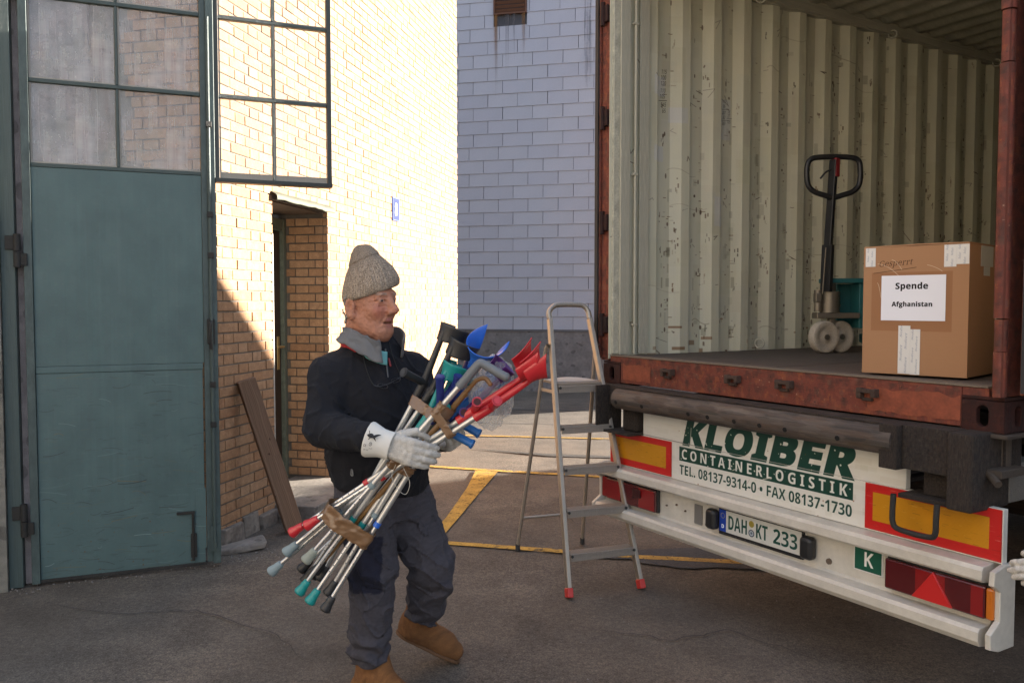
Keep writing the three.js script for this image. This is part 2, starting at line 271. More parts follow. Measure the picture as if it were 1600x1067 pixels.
{
  const s = new THREE.Shape([[0, -.3], [D0, -.3], [D0, DT], [D1, DT], [D1, -.3], [WL, -.3], [WL, WH], [0, WH]].map(([x, y]) => new THREE.Vector2(x, y)));
  mesh('wall', uvm(new THREE.ExtrudeGeometry(s, { depth: .46, bevelEnabled: false }).translate(0, 0, -.462)), mortarMat, building);
  mesh('side_wall', uvm(bx(.003, .34, -.3, WH, -.95, -.463)), mortarMat, building);
  mesh('back_wall', uvm(join(bx(WL - .35, WL - .002, -.3, WH, -6, -.463))), mortarMat, building);
  const pl = mesh('plaster', uvm(bx(-.012, .34, -.3, WH, -5, -.951)), plasterMat, building);
  mesh('ceiling', uvm(bx(.34, WL - .36, WH - .25, WH - .01, -6, -.47)), mortarMat, building);
  // bricks: each face is laid course by course, stretcher and header in turn
  const CH = .0728, J = .0105, all = [];
  const face = (o, ax, out, len, y0, y1, phase, skip, depth = .045, proud = .0065) => {
    const n0 = Math.floor(y0 / CH), n1 = Math.ceil(y1 / CH);
    for (let i = n0; i < n1; i++) {
      let x = -((i % 2 ? .1875 : 0) + phase), k = i % 4 < 2 ? 0 : 0;
      while (x < len) {
        const L = k % 2 ? .125 : .25; const a = Math.max(x, -proud * (phase === 0 ? 1 : 0)), b = Math.min(x + L - J, len); x += L; k++;
        const yb = i * CH, yt = yb + CH - J;
        if (b - a < .02 || yt > y1 + .001 || yb < y0 - .04) continue;
        for (const [p, q] of skip(a, b, yb, yt)) if (q - p > .02) all.push({ o, ax, out, a: p, b: q, y: (yb + yt) / 2, depth, proud });
      }
    }
  };
  const doorway = (a, b, yb, yt) => { if (yb > DT || yt < 0) return [[a, b]]; if (b <= D0 || a >= D1) return [[a, b]]; const r = []; if (a < D0) r.push([a, D0 + .004]); if (b > D1) r.push([D1 - .004, b]); return r; };
  face(V(0, 0, 0), V(1, 0, 0), V(0, 0, 1), WL, .02, WH - .1, 0, doorway);
  face(V(0, 0, -.04), V(0, 0, -1), V(-1, 0, 0), .93, .02, WH - .1, .06, (a, b, yb) => { const e = .55 + .07 * noise(yb * 2.2, 3, 1) + .04 * noise(yb * 9, 5, 1); return a > e ? [] : [[a, Math.min(b, e + .05)]]; }, .03, .012);
  face(V(D1, 0, -.04), V(0, 0, -1), V(-1, 0, 0), .345, DB, DT, .11, (a, b) => [[a, b]], .03, .013);
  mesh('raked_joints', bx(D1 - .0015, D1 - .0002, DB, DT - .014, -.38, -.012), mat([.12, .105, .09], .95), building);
  // unit box with softened edges, shared by every brick
  const unit = new RoundedBoxGeometry(1, 1, 1, 1, .02);
  const unitBox = new THREE.BoxGeometry(1, 1, 1);
  const geoCache = new Map();
  const geoFor = (L, dep) => { const key = Math.round(L * 250) + '_' + Math.round(dep * 1000); if (!geoCache.has(key)) geoCache.set(key, [0, 1, 2, 3].map((v) => uvm(new RoundedBoxGeometry(Math.round(L * 250) / 250, CH - J, dep, 1, .004), 1, v * .37 + L))); return geoCache.get(key); };
  // nearest to the camera that the picture shows come as single bricks
  const cam = building.worldToLocal(V(0, CAM_H, 0)); building.updateMatrixWorld(); cam.copy(building.worldToLocal(V(0, CAM_H, 0)));
  for (const b of all) {
    b.c = b.o.clone().addScaledVector(b.ax, (b.a + b.b) / 2); b.c.y = b.y; b.c.addScaledVector(b.out, b.proud - b.depth / 2);
    b.dir = b.out.z > .5 ? 0 : 1; b.L = b.b - b.a; b.t = Math.floor(rnd() * rnd() * 1.6 * brickMats.length) % brickMats.length;
    const w = building.localToWorld(b.c.clone()).sub(V(0, CAM_H, 0)), f = -w.z, px = 800 + FOCAL * w.x / f, py = 475 - FOCAL * w.y / f;
    const hidden = px < 338 || px > 716 || py < -6 || (px > 335 && px < 345 && false) || (px > 480 && px < 660 && py > 560);
    b.s = hidden ? -1 : b.L / (f * f);
  }
  const order = [...all].sort((p, q) => q.s - p.s), single = new Set(order.slice(0, 292));
  const rest = brickMats.map(() => []);
  for (const b of all) {
    const tilt = rr(-.004, .004), push = rr(-.0025, .002);
    if (single.has(b)) {
      const m = mesh('brick', geoFor(b.L, b.depth)[Math.floor(rnd() * 4)], brickMats[b.t], building);
      m.position.copy(b.c).addScaledVector(b.out, push); if (b.dir) m.rotation.y = -Math.PI / 2; m.rotation.z = tilt;
    } else {
      const g = unitBox.clone().scale(b.L, CH - J, b.depth); if (b.dir) g.rotateY(-Math.PI / 2); g.translate(b.c.x + b.out.x * push, b.c.y, b.c.z + b.out.z * push); rest[b.t].push(uvm(g, 1, b.t * .3));
    }
  }
  // the remaining thousands stay real bricks, joined; one object with a tone per brick
  const gs = []; rest.forEach((l, t) => l.forEach((g) => { const n = g.attributes.position.count, c = new Float32Array(n * 3); for (let i = 0; i < n; i++) for (let q = 0; q < 3; q++) c[i * 3 + q] = brickTones[t][q]; g.setAttribute('color', new THREE.BufferAttribute(c, 3)); gs.push(g); }));
  const far = mesh('brickwork', mergeGeometries(gs), mat([1, 1, 1], .88, { map: again(mottle, 2), bumpMap: brickBump, bumpScale: .003, vertexColors: true }), building);
  far.userData.kind = 'stuff';
  // doorway
  const dark = mat([.05, .032, .022], .6, { map: again(mottle, 1), bumpMap: again(grain, 1), bumpScale: .001 });
  const paleGreen = mat([.16, .19, .15], .7, { map: again(mottle, 2) });
  const jamb = mat([.55, .54, .50], .85, { map: again(mottle, 2) });
  const door = mesh('door', uvm(join(rbx(D0 + .06, D1 - .065, DB + .02, 2.28, -.455, -.42), rbx(D0 + .16, D1 - .17, 1.35, 2.15, -.421, -.41), rbx(D0 + .16, D1 - .17, DB + .15, 1.15, -.421, -.41))), dark, building);
  mesh('handle', join(rbx(D1 - .14, D1 - .10, 1.08, 1.37, -.421, -.411), rod(V(D1 - .12, 1.28, -.41), V(D1 - .12, 1.28, -.36), .009), rod(V(D1 - .12, 1.28, -.36), V(D1 - .23, 1.28, -.36), .009)), mat([.55, .42, .2], .35, { metalness: .8 }), door);
  mesh('door_frame', uvm(join(rbx(D1 - .062, D1 - .012, DB, 2.385, -.458, -.385), rbx(D0 + .012, D0 + .058, DB, 2.385, -.458, -.385), rbx(D0 + .06, D1 - .064, 2.283, 2.385, -.458, -.39))), paleGreen, building);
  mesh('pale_jamb_strip', uvm(join(rbx(D0 - .006, D0 + .010, DB, 2.18, -.3, .009, .003))), jamb, building);  // pale strip down the left jamb, ending short of the lintel
  mesh('lintel', uvm(bx(D0 + .004, D1 - .004, DT - .013, DT - .0005, -.456, -.03)), mat([.16, .115, .085], .9, { map: again(mottle, 2) }), building);
  { // bent metal weather strip over the opening
    const gr = []; for (let i = 0; i <= 16; i++) { const x = mix(D0 - .015, D1 + .03, i / 16), w = .004 * noise(x * 6, 1, 1); gr.push([[.004, 2.50], [.02, 2.492], [.045, 2.48], [.058, 2.466 - .006 * Math.sin(i / 16 * 3)], [.06, 2.44 + w], [.054, 2.436 + w]].map(([z, y]) => V(x, y + w, z))); }
    mesh('weather_hood', sheet(gr, .004), mat([.10, .108, .08], .7, { map: again(mottle, 4) }), building);
  }
  // concrete step and broken plinth
  const conc = mat([.40, .37, .33], .95, { map: again(plasterMap, 1), bumpMap: again(grain, 3), bumpScale: .01 });
  const lump = (x0, x1, y0, y1, z0, z1, amp, s) => { const g = clean(new RoundedBoxGeometry(x1 - x0, y1 - y0, z1 - z0, 6, .012)).translate((x0 + x1) / 2, (y0 + y1) / 2, (z0 + z1) / 2), p = g.attributes.position; for (let i = 0; i < p.count; i++) { const x = p.getX(i), y = p.getY(i), z = p.getZ(i); p.setXYZ(i, x + amp * noise(x * s, y * s, z * s), y + amp * .5 * noise(x * s + 9, y * s, z * s), z + amp * noise(x * s, y * s + 5, z * s)); } g.computeVertexNormals(); return uvm(g); };
  mesh('door_step', lump(D0 - .02, D1 + .25, -.05, DB + .004, -.34, .34, .016, 7), conc, building);
  for (const [x0, x1, h, d] of [[-.02, .24, .12, .045], [.25, .46, .14, .03], [.47, .7, .10, .05]]) mesh('plinth_stone', lump(x0, x1, -.05, h, -.02, d, .014, 9), conc, building);
}
{ // enamel number sign
  const t = ctex(192, 256, (c, w, h) => { c.fillStyle = '#0f2468'; c.fillRect(0, 0, w, h); c.strokeStyle = '#8f9cc0'; c.lineWidth = 3; c.strokeRect(7, 7, w - 14, h - 14); c.fillStyle = '#f4f4f0'; c.font = '190px sans-serif'; c.textAlign = 'center'; c.textBaseline = 'middle'; c.translate(w / 2, h / 2 + 4); c.scale(.72, 1); c.fillText('8', 0, 0); });
  const s = thing('number_sign', 'small blue enamel house number plate with white 8 on the sunlit brick wall', 'sign', [CX, 0, CZ], WROT);
  const b = mesh('sign_plate', rbx(3.232, 3.434, 2.523, 2.772, .0095, .016, .003), mat([.03, .09, .45], .4), s);
  mesh('number', new THREE.PlaneGeometry(.196, .243).translate(3.333, 2.6475, .0175), mat([1, 1, 1], .85, { map: t }), s);
}
{ // timber leaning on the wall
  const woodT = ctex(256, 1024, (c, w, h) => { c.fillStyle = '#806450'; c.fillRect(0, 0, w, h); for (let i = 0; i < 260; i++) { const x = rnd() * w; c.strokeStyle = `rgba(${rnd() < .5 ? '60,40,25' : '190,160,125'},${rr(.05, .22)})`; c.lineWidth = rr(.5, 3); c.beginPath(); c.moveTo(x, 0); for (let y = 0; y <= h; y += 64) c.lineTo(x + 8 * noise(x * .02, y * .004, 2), y); c.stroke(); } for (let i = 0; i < 7; i++) { c.fillStyle = 'rgba(50,30,18,.6)'; c.beginPath(); c.ellipse(rnd() * w, rnd() * h, rr(3, 7), rr(6, 13), 0, 0, 7); c.fill(); } }, true, true);
  const p = thing('timber_plank', 'weathered wooden plank leaning against the brick wall beside the doorway', 'plank');
  const a = V(-1.575, .012, -5.96), b = V(-1.865, 1.12, -5.80), d = b.clone().sub(a);
  const g = new RoundedBoxGeometry(.075, d.length(), .125, 1, .004); { const q = g.attributes.uv, n = g.attributes.position; for (let i = 0; i < q.count; i++) q.setXY(i, (n.getZ(i) + n.getX(i)) * 4, n.getY(i)); }
  const y = d.clone().normalize(), zz = V(.86, 0, -.5).normalize(), x = y.clone().cross(zz).normalize(), z2 = x.clone().cross(y);
  g.applyMatrix4(new THREE.Matrix4().makeBasis(x, y, z2)); g.translate((a.x + b.x) / 2, (a.y + b.y) / 2 , (a.z + b.z) / 2);
  mesh('plank', g, mat([1, 1, 1], .85, { map: woodT, bumpMap: grain, bumpScale: .002 }), p);
}
{ // broken slab at the foot of the corner
  const g = clean(new RoundedBoxGeometry(.34, .05, .16, 5, .02)), p = g.attributes.position; for (let i = 0; i < p.count; i++) { const x = p.getX(i), y = p.getY(i), z = p.getZ(i); p.setXYZ(i, x * (1 + .2 * noise(z * 9, 1, y * 9)), y + .015 * noise(x * 14, z * 14, 2), z * (1 + .35 * noise(x * 9, 4, 1))); } g.computeVertexNormals();
  g.rotateZ(.06).rotateY(.5).translate(-1.83, .022, -5.52);
  const s = mesh('concrete_fragment', uvm(g), mat([.42, .39, .35], .95, { map: again(plasterMap, 1), bumpMap: again(grain, 3), bumpScale: .01 })); tag(s, 'broken concrete fragment lying at the foot of the brick corner', 'rubble');
}

// ------------------------------------------------------------------ slate-clad building at the back
{
  const SROT = Math.atan2(-.225, .974);
  const b = thing('slate_clad_building', 'grey building clad in rectangular fibre cement slates behind the yard', 'building', [-.931, 0, -16.1], SROT);
  const render_ = mat([.30, .30, .315], .95, { map: again(plasterMap, .6), bumpMap: again(grain, 1), bumpScale: .004 });
  mesh('wall', uvm(bx(-9, 6.7, -.3, 9.4, -8, -.03)), mat([.07, .07, .08], .95), b);  // dark backing; its tone also paints in shadow at the slate overlaps
  mesh('plinth', uvm(bx(-9.02, 6.72, -.3, 1.13, -.029, .02)), render_, b);
  mesh('skirting', uvm(bx(-9.02, 6.72, 1.131, 1.16, -.029, .035)), mat([.12, .12, .13], .7), b);
  mesh('roof', uvm(bx(-9.2, 6.9, 9.4, 9.6, -8.2, .2)), mat([.2, .2, .21], .8), b);
  const slateT = ntex(256, 256, (u, v) => { const n = .93 + .05 * tilef(u, v, 3, 21) + .03 * (rnd() - .5); return [n, n, n]; });
  const tones = [[.42, .43, .495], [.435, .445, .505], [.41, .42, .485], [.425, .435, .495]].map((c) => mat(c, .75, { map: again(slateT, .35) }));
  const W = .578, R = .2475, g0 = uvm(new THREE.BoxGeometry(W - .009, R + .022, .012)), rest = []; let single = 0;
  const vent = [.6, 1.24, 7.09, 8.0];
  for (let r = 0; r < 33; r++) {
    const y = 1.165 + r * R, off = (r % 2 ? .289 : 0) - (r > 13 ? .383 : .18) - (r > 21 ? .06 : 0);
    for (let k = -16; k < 13; k++) {
      const x = off + k * W + W / 2, inView = x > -.7 && x < 3.0 && y < 7.6;
      if (x - W / 2 < -9 || x + W / 2 > 6.72) continue;
      if (x + W / 2 > vent[0] && x - W / 2 < vent[1] && y + R > vent[2] && y < vent[3]) { // cut round the vent
        for (const [p, q] of [[x - W / 2, Math.min(vent[0], x + W / 2)], [Math.max(vent[1], x - W / 2), x + W / 2]]) if (q - p > .02) { const m = mesh('slate', uvm(new THREE.BoxGeometry(q - p - .006, R + .035, .008)), tones[(r + k + 40) % 4], b); m.position.set((p + q) / 2, y + R / 2 + .012, -.006); m.rotation.x = -.036; }
        continue;
      }
      if (inView && single < 296) { const m = mesh('slate', g0, tones[Math.floor(rnd() * 4)], b); m.position.set(x + rr(-.002, .002), y + R / 2 + .012, -.006 + rr(-.001, .001)); m.rotation.x = -.05; m.rotation.z = rr(-.003, .003); single++; }
      else rest.push(g0.clone().rotateX(-.05).translate(x, y + R / 2 + .012, -.006));
    }
  }
  const far = mesh('slate_cladding', mergeGeometries(rest), tones[0], b); far.userData.kind = 'stuff';
  // rust run-off below the vent and a damp streak further right
  { const st = ctex(256, 512, (c, w, h) => { c.clearRect(0, 0, w, h); for (const [x0, n, tone, len] of [[.1, 26, '122,84,40', .95], [.86, 18, '122,84,40', .6], [.42, 16, '96,92,94', .8], [.6, 10, '96,92,94', .6]]) for (let i = 0; i < n; i++) { const x = w * (x0 + rr(-.045, .045)), l = h * len * rr(.3, 1); const g = c.createLinearGradient(0, 0, 0, l); g.addColorStop(0, `rgba(${tone},${rr(.1, .3)})`); g.addColorStop(1, `rgba(${tone},0)`); c.fillStyle = g; c.fillRect(x, 0, rr(1.5, 7), l); } });
    mesh('rust_stain', new THREE.PlaneGeometry(.72, 1.7).translate(.92, 7.09 - .85, .026), new THREE.MeshStandardMaterial({ map: st, transparent: true, roughness: .9 }), b);
    const dt = ctex(128, 512, (c, w, h) => { c.clearRect(0, 0, w, h); for (let i = 0; i < 60; i++) { c.fillStyle = `rgba(84,84,92,${rr(.03, .12)})`; c.fillRect(w * rr(.3, .7), h * rr(0, .6), rr(2, 14), rr(20, 200)); } }); mesh('damp_stain', new THREE.PlaneGeometry(.3, 2.2).translate(2.38, 6.35, .026), new THREE.MeshStandardMaterial({ map: dt, transparent: true, roughness: .9 }), b); }
  // rusted vent grille
  const rust = mat([.16, .075, .045], .85, { map: again(mottle, 2), bumpMap: again(grain, 2), bumpScale: .003 });
  const v = mesh('vent', join(bx(vent[0], vent[0] + .03, vent[2], vent[3], -.03, .03), bx(vent[1] - .03, vent[1], vent[2], vent[3], -.03, .03), bx(vent[0] + .031, vent[1] - .031, vent[2], vent[2] + .03, -.03, .03)), rust, b);
  for (let i = 0; i < 11; i++) mesh('slat', bx(vent[0] + .031, vent[1] - .031, -.03, .03, -.004, .004).rotateX(.6).translate(0, vent[2] + .07 + i * .075, .01), rust, v);
}

// ------------------------------------------------------------------ green gate
const GROT = Math.atan2(.3783, .9256), GP = [-2.815, 0, -4.81];
const greenT = ctex(1024, 2048, (c, w, h) => {
  c.fillStyle = 'rgb(75,98,97)'; c.fillRect(0, 0, w, h);
  for (let i = 0; i < 260; i++) { const x = rnd() * w; c.fillStyle = `rgba(${rnd() < .5 ? '105,130,132' : '48,66,66'},${rr(.015, .05)})`; c.fillRect(x, rnd() * h * .7, rr(3, 26), rr(60, 500)); }
  for (let j = 0; j < h; j += 16) for (let i = 0; i < w; i += 16) { const n = fbm(i * .004, j * .004, 6, 4); c.fillStyle = n > 0 ? `rgba(112,134,132,${clamp(n * .2, 0, .12)})` : `rgba(40,56,58,${clamp(-n * .22, 0, .14)})`; c.fillRect(i, j, 16, 16); }
  for (let i = 0; i < 2600; i++) { c.fillStyle = `rgba(${rnd() < .5 ? '112,136,138' : '42,58,58'},${rr(.03, .1)})`; c.fillRect(rnd() * w, rnd() * h, rr(2, 18), rr(1, 6)); }
  for (let i = 0; i < 150; i++) { const y = h * (1 - Math.pow(rnd(), 1.6) * .5), x = rnd() * w, l = rr(15, 170); c.strokeStyle = `rgba(${['30,38,38', '130,150,148', '120,95,60', '38,40,40', '24,30,30'][Math.floor(rnd() * 5)]},${rr(.2, .7)})`; c.lineWidth = rr(.8, 3.4); c.beginPath(); c.moveTo(x, y); c.quadraticCurveTo(x + l * .5, y + rr(-16, 16), x + l, y + rr(-22, 22)); c.stroke(); }
  for (let i = 0; i < 420; i++) { c.strokeStyle = `rgba(${['34,42,42', '128,142,138', '124,104,70', '40,44,44'][Math.floor(rnd() * 4)]},${rr(.08, .4)})`; c.lineWidth = rr(.5, 1.6); const x = rnd() * w, y = h * rr(.5, .96), l = rr(4, 60); c.beginPath(); c.moveTo(x, y); c.lineTo(x + l, y + rr(-8, 8)); c.stroke(); }
  for (let i = 0; i < 40; i++) { c.fillStyle = `rgba(44,50,50,${rr(.08, .22)})`; const x = rnd() * w, y = h * rr(.55, .97); for (let k = 0; k < 9; k++) c.fillRect(x + rr(-30, 30), y + rr(-7, 7), rr(6, 40), rr(1, 4)); }
  for (let i = 0; i < 60; i++) { c.fillStyle = `rgba(96,58,34,${rr(.3, .8)})`; c.beginPath(); c.ellipse(rnd() * w, h * rr(.86, 1), rr(1, 5), rr(1, 5), 0, 0, 7); c.fill(); }
}, true, true);
const greenPaint = phys([1, 1, 1], .5, { map: greenT, bumpMap: again(grain, 1), bumpScale: .0012, clearcoat: .12, clearcoatRoughness: .4 });
const greenSteel = phys([.075, .115, .115], .48, { map: again(mottle, 2), bumpMap: again(grain, 2), bumpScale: .0015 });
const glassDirt = phys([.93, .95, .95], .04, { transmission: 1, thickness: 0, ior: 1.5 });
const putty = mat([.42, .41, .37], .8, { map: again(mottle, 5) });
const darkIron = mat([.045, .045, .043], .55, { metalness: .35, map: again(mottle, 3), bumpMap: again(grain, 3), bumpScale: .002 });
const dustReflectT = ctex(512, 512, (c, w, h) => { c.clearRect(0, 0, w, h); for (let i = 0; i < 900; i++) { c.fillStyle = `rgba(226,222,220,${rr(.01, .045)})`; c.fillRect(rnd() * w, rnd() * h, rr(4, 70), rr(20, 180)); } for (let i = 0; i < 700; i++) { c.fillStyle = `rgba(232,228,222,${rr(.05, .3)})`; c.beginPath(); c.arc(rnd() * w, rnd() * h, rr(.5, 2.2), 0, 7); c.fill(); } for (let i = 0; i < 7; i++) { const x = rnd() * w; c.strokeStyle = `rgba(240,236,230,${rr(.06, .22)})`; c.lineWidth = rr(1, 3); c.beginPath(); c.moveTo(x, 0); c.bezierCurveTo(x + rr(-12, 12), h * .3, x + rr(-12, 12), h * .6, x + rr(-30, 30), h * rr(.6, 1)); c.stroke(); } });  // dust specks, with pale haze and streaks painting in reflections on the glass
function addDustReflect(p) { p.geometry.computeBoundingBox(); const b = p.geometry.boundingBox, pg = new THREE.PlaneGeometry(b.max.x - b.min.x - .004, b.max.y - b.min.y - .004), ou = rnd() * .4, ov = rnd() * .4; { const uv = pg.attributes.uv; for (let i = 0; i < 4; i++) uv.setXY(i, ou + uv.getX(i) * .6, ov + uv.getY(i) * .6); } mesh('dust_reflection_film', pg.translate((b.max.x + b.min.x) / 2, (b.max.y + b.min.y) / 2, b.max.z + .0015), dustReflectM, p); }
const dustReflectM = new THREE.MeshStandardMaterial({ map: dustReflectT, transparent: true, roughness: 1 });
{
  const gate = thing('steel_gate', 'green steel gate leaf with glazed upper half standing left of the brick wall', 'gate', GP, GROT);
  const uvG = (g) => { const q = clean(g), p = q.attributes.position, u = q.attributes.uv; for (let i = 0; i < p.count; i++) u.setXY(i, p.getX(i) / 1.1 + p.getZ(i), p.getY(i) / 2.55); return q; };
  const Y = [2.452, 2.935, 3.418, 3.9, 4.38];
  mesh('upper_panel', uvG(rbx(.045, .965, 1.285, 2.44, -.018, .004, .002)), greenPaint, gate);
  mesh('lower_panel', uvG(rbx(.045, .955, .03, 1.243, -.018, .004, .002)), greenPaint, gate);
  mesh('cross_rail', uvG(rbx(.045, .958, 1.2445, 1.2835, -.018, .008, .003)), greenPaint, gate);
  mesh('stile', uvG(rbx(0, .044, .01, 4.42, -.04, .02, .003)), greenSteel, gate);
  mesh('stile', uvG(join(rbx(.966, 1.0, .03, 4.42, -.04, .014, .003), rbx(1.0, 1.047, .02, 4.42, -.03, .028, .004))), greenSteel, gate);
  mesh('bottom_edge', uvG(rbx(.045, .965, .012, .03, -.02, .01, .002)), darkIron, gate);
  for (let r = 0; r < 4; r++) {
    mesh('glazing_bar', join(rbx(.045, .965, Y[r] - .011, Y[r] + .011, -.03, .008, .003)), greenSteel, gate);
    for (const [a, b] of [[.045, .496], [.512, .965]]) {
      const p = mesh('pane', bx(a + .003, b - .003, Y[r] + .013, Y[r + 1] - .013, -.016, -.012), glassDirt, gate);
      mesh('putty', join(bx(a + .001, b - .001, Y[r] + .0115, Y[r] + .02, -.011, -.002), bx(a + .001, a + .009, Y[r] + .02, Y[r + 1] - .012, -.011, -.002)), putty, p);
    }
    mesh('mullion', rbx(.497, .511, Y[r] + .012, Y[r + 1] - .012, -.03, .008, .003), greenSteel, gate);
  }
  for (const p of gate.children.filter((q) => q.name === 'pane')) addDustReflect(p);
  for (const y of [.40, 1.96, 3.5]) mesh('hinge', join(rod(V(-.03, y - .10, .028), V(-.03, y - .012, .028), .019), rod(V(-.03, y - .008, .028), V(-.03, y + .09, .028), .019), rbx(-.028, .02, y - .09, y - .02, .02, .034, .003), rbx(-.09, -.028, y, y + .08, .02, .034, .003)), darkIron, gate);
  // locking rod with guides, handle and foot bolt
  const rodM = mesh('locking_rod', join(rod(V(1.012, .12, .04), V(1.012, 3.4, .04), .0085)), greenSteel, gate);
  for (const y of [.9, 1.15, 1.95, 2.2, 2.75]) mesh('rod_guide', rbx(.995, 1.03, y - .018, y + .018, .027, .052, .004), darkIron, rodM);
  mesh('handle', join(rbx(.985, 1.03, 1.40, 1.56, .028, .042, .008), tube([V(1.01, 1.54, .05), V(1.005, 1.53, .085), V(1.0, 1.45, .088), V(1.004, 1.37, .075)], .010, 16, 8)), darkIron, gate);
  mesh('foot_bolt', join(rod(V(.885, .05, .016), V(.885, .36, .016), .008), rbx(.79, .895, .345, .362, .01, .026, .004), rbx(.87, .905, .07, .22, .004, .02, .003)), darkIron, gate);
  mesh('corner_plate', uvG(rbx(.985, 1.047, .1, .26, .029, .036, .002)), greenSteel, gate);
  mesh('lock_plate', uvG(rbx(.90, .962, .12, .5, .0045, .0085, .001)), greenPaint, gate);
  // glazed wing carried on beyond the free edge of the leaf
  const wing = thing('glazed_gate_wing', 'glazed green steel frame of square panes projecting right of the gate before the sunlit bricks', 'window frame', GP, GROT);
  mesh('frame', join(rbx(1.049, 1.075, Y[0] - .02, 4.4, -.035, .015, .003), rbx(1.738, 1.768, Y[0] - .02, 4.4, -.035, .015, .003), rbx(1.049, 1.768, Y[0] - .046, Y[0] - .021, -.05, .03, .003), rbx(1.076, 1.737, 4.375, 4.4, -.035, .015, .003)), mat([.035, .045, .045], .5, { map: again(mottle, 3) }), wing);
  for (let r = 0; r < 4; r++) {
    for (const [a, b] of [[1.077, 1.393], [1.409, 1.736]]) { const p = mesh('pane', bx(a + .002, b - .002, Y[r] + (r ? .011 : -.018), Y[r + 1] - .011, -.014, -.010), glassDirt, wing); mesh('putty', join(bx(a, b, Y[r] + (r ? .0105 : -.0195), Y[r] + .018, -.009, 0), bx(a, a + .009, Y[r] + .019, Y[r + 1] - .011, -.009, 0)), putty, p); }
    if (r) mesh('glazing_bar', rbx(1.076, 1.737, Y[r] - .01, Y[r] + .01, -.032, .01, .003), greenSteel, wing);
    mesh('mullion', rbx(1.395, 1.408, Y[r] + (r ? .0105 : -.02), Y[r + 1] - .0105, -.032, .01, .003), greenSteel, wing);
  }
  // post and pier on the hinge side
  const post = thing('gate_post', 'green steel gate post with rendered edge at the far left', 'post', GP, GROT);
  mesh('post', join(rbx(-.115, -.042, 0, 4.5, -.06, .02, .004)), greenSteel, post);
  mesh('render_edge', uvm(rbx(-.041, -.004, 0, 4.5, -.10, -.045, .004)), plasterMat, post);
  const pier = thing('rendered_pier', 'grey rendered wall pier behind the gate post at the left edge', 'wall', GP, GROT);
  mesh('pier', uvm(bx(-1.6, -.118, -.1, 4.8, -.35, .05)), mat([.33, .33, .29], .95, { map: again(plasterMap, .7), bumpMap: again(grain, 2), bumpScale: .008 }), pier);
}

{ // unseen building added behind the camera to throw warm light into the shade
  const b = thing('added_bounce_building', 'unseen pale building added behind the camera to bounce warm light into the yard', 'building', [-5.6, 0, 14], Math.PI / 2);
  const r = mat([.48, .435, .365], .95, { map: again(plasterMap, .4) });
  mesh('wall', uvm(bx(0, 15.5, -.1, 7.5, -.4, 0)), r, b);
  mesh('side_wall', uvm(join(bx(15.1, 15.5, -.1, 7.5, -6, -.41), bx(0, .4, -.1, 7.5, -6, -.41))), r, b);
  mesh('roof', uvm(bx(-.3, 15.8, 7.5, 7.7, -6.2, .3)), mat([.2, .1, .07], .9), b);
  const gl = phys([.03, .04, .05], .05), fr = mat([.6, .6, .58], .5);
  for (let i = 0; i < 5; i++) for (const y of [1.2, 4.4]) { const w = mesh('window', join(bx(1.2 + i * 2.8, 2.6 + i * 2.8, y, y + .07, .001, .05), bx(1.2 + i * 2.8, 2.6 + i * 2.8, y + 1.6, y + 1.67, .001, .05), bx(1.2 + i * 2.8, 1.27 + i * 2.8, y + .071, y + 1.599, .001, .05), bx(2.53 + i * 2.8, 2.6 + i * 2.8, y + .071, y + 1.599, .001, .05)), fr, b); mesh('pane', bx(1.271 + i * 2.8, 2.529 + i * 2.8, y + .071, y + 1.599, .002, .02), gl, w); }
}
// ------------------------------------------------------------------ shipping container on a semi-trailer (local x across the tail, +z out of the tail)
const TROT = -Math.atan2(.8545, .5195), TP = [.575, 0, -5.174], CY = 1.172;
const rustRed = ctex(1024, 512, (c, w, h) => {
  c.fillStyle = 'rgb(108,52,38)'; c.fillRect(0, 0, w, h);
  for (let j = 0; j < h; j += 6) for (let i = 0; i < w; i += 6) { const n = fbm(i * .012, j * .02, 3, 4); if (n < -.12) { c.fillStyle = `rgba(52,34,27,${clamp(-n * 1.1, 0, .7)})`; c.fillRect(i, j, 6, 6); } else if (n > .3) { c.fillStyle = `rgba(150,84,44,${clamp(n, 0, .5)})`; c.fillRect(i, j, 6, 6); } }
  for (let i = 0; i < 1500; i++) { c.fillStyle = `rgba(${['70,38,30', '140,74,58', '58,36,30', '120,70,55', '96,80,70'][Math.floor(rnd() * 5)]},${rr(.05, .3)})`; c.beginPath(); c.ellipse(rnd() * w, rnd() * h, rr(2, 26), rr(1, 9), rr(-.3, .3), 0, 7); c.fill(); }
  for (let i = 0; i < 420; i++) { c.fillStyle = `rgba(${['170,140,120', '40,26,22', '150,90,50'][Math.floor(rnd() * 3)]},${rr(.3, .8)})`; c.fillRect(rnd() * w, rnd() * h, rr(1, 10), rr(1, 4)); }
}, true, true);
const redSteel = mat([1, 1, 1], .75, { map: rustRed, bumpMap: again(grain, 2), bumpScale: .003 });
const orangeFresh = mat([.30, .075, .035], .6, { map: again(mottle, 2), bumpMap: again(grain, 2), bumpScale: .001 });
const grimeT0 = ctex(1024, 256, (c, w, h) => { c.fillStyle = 'rgb(84,76,70)'; c.fillRect(0, 0, w, h); for (let i = 0; i < 900; i++) { c.fillStyle = `rgba(${['30,28,27', '120,110,100', '50,46,43', '88,66,50'][Math.floor(rnd() * 4)]},${rr(.05, .35)})`; c.beginPath(); c.ellipse(rnd() * w, rnd() * h, rr(3, 50), rr(2, 20), 0, 0, 7); c.fill(); } }, true, true);
const grime = mat([.42, .39, .36], .85, { map: again(grimeT0, 1.5), bumpMap: again(grain, 3), bumpScale: .004 });
const grimeT = grimeT0;
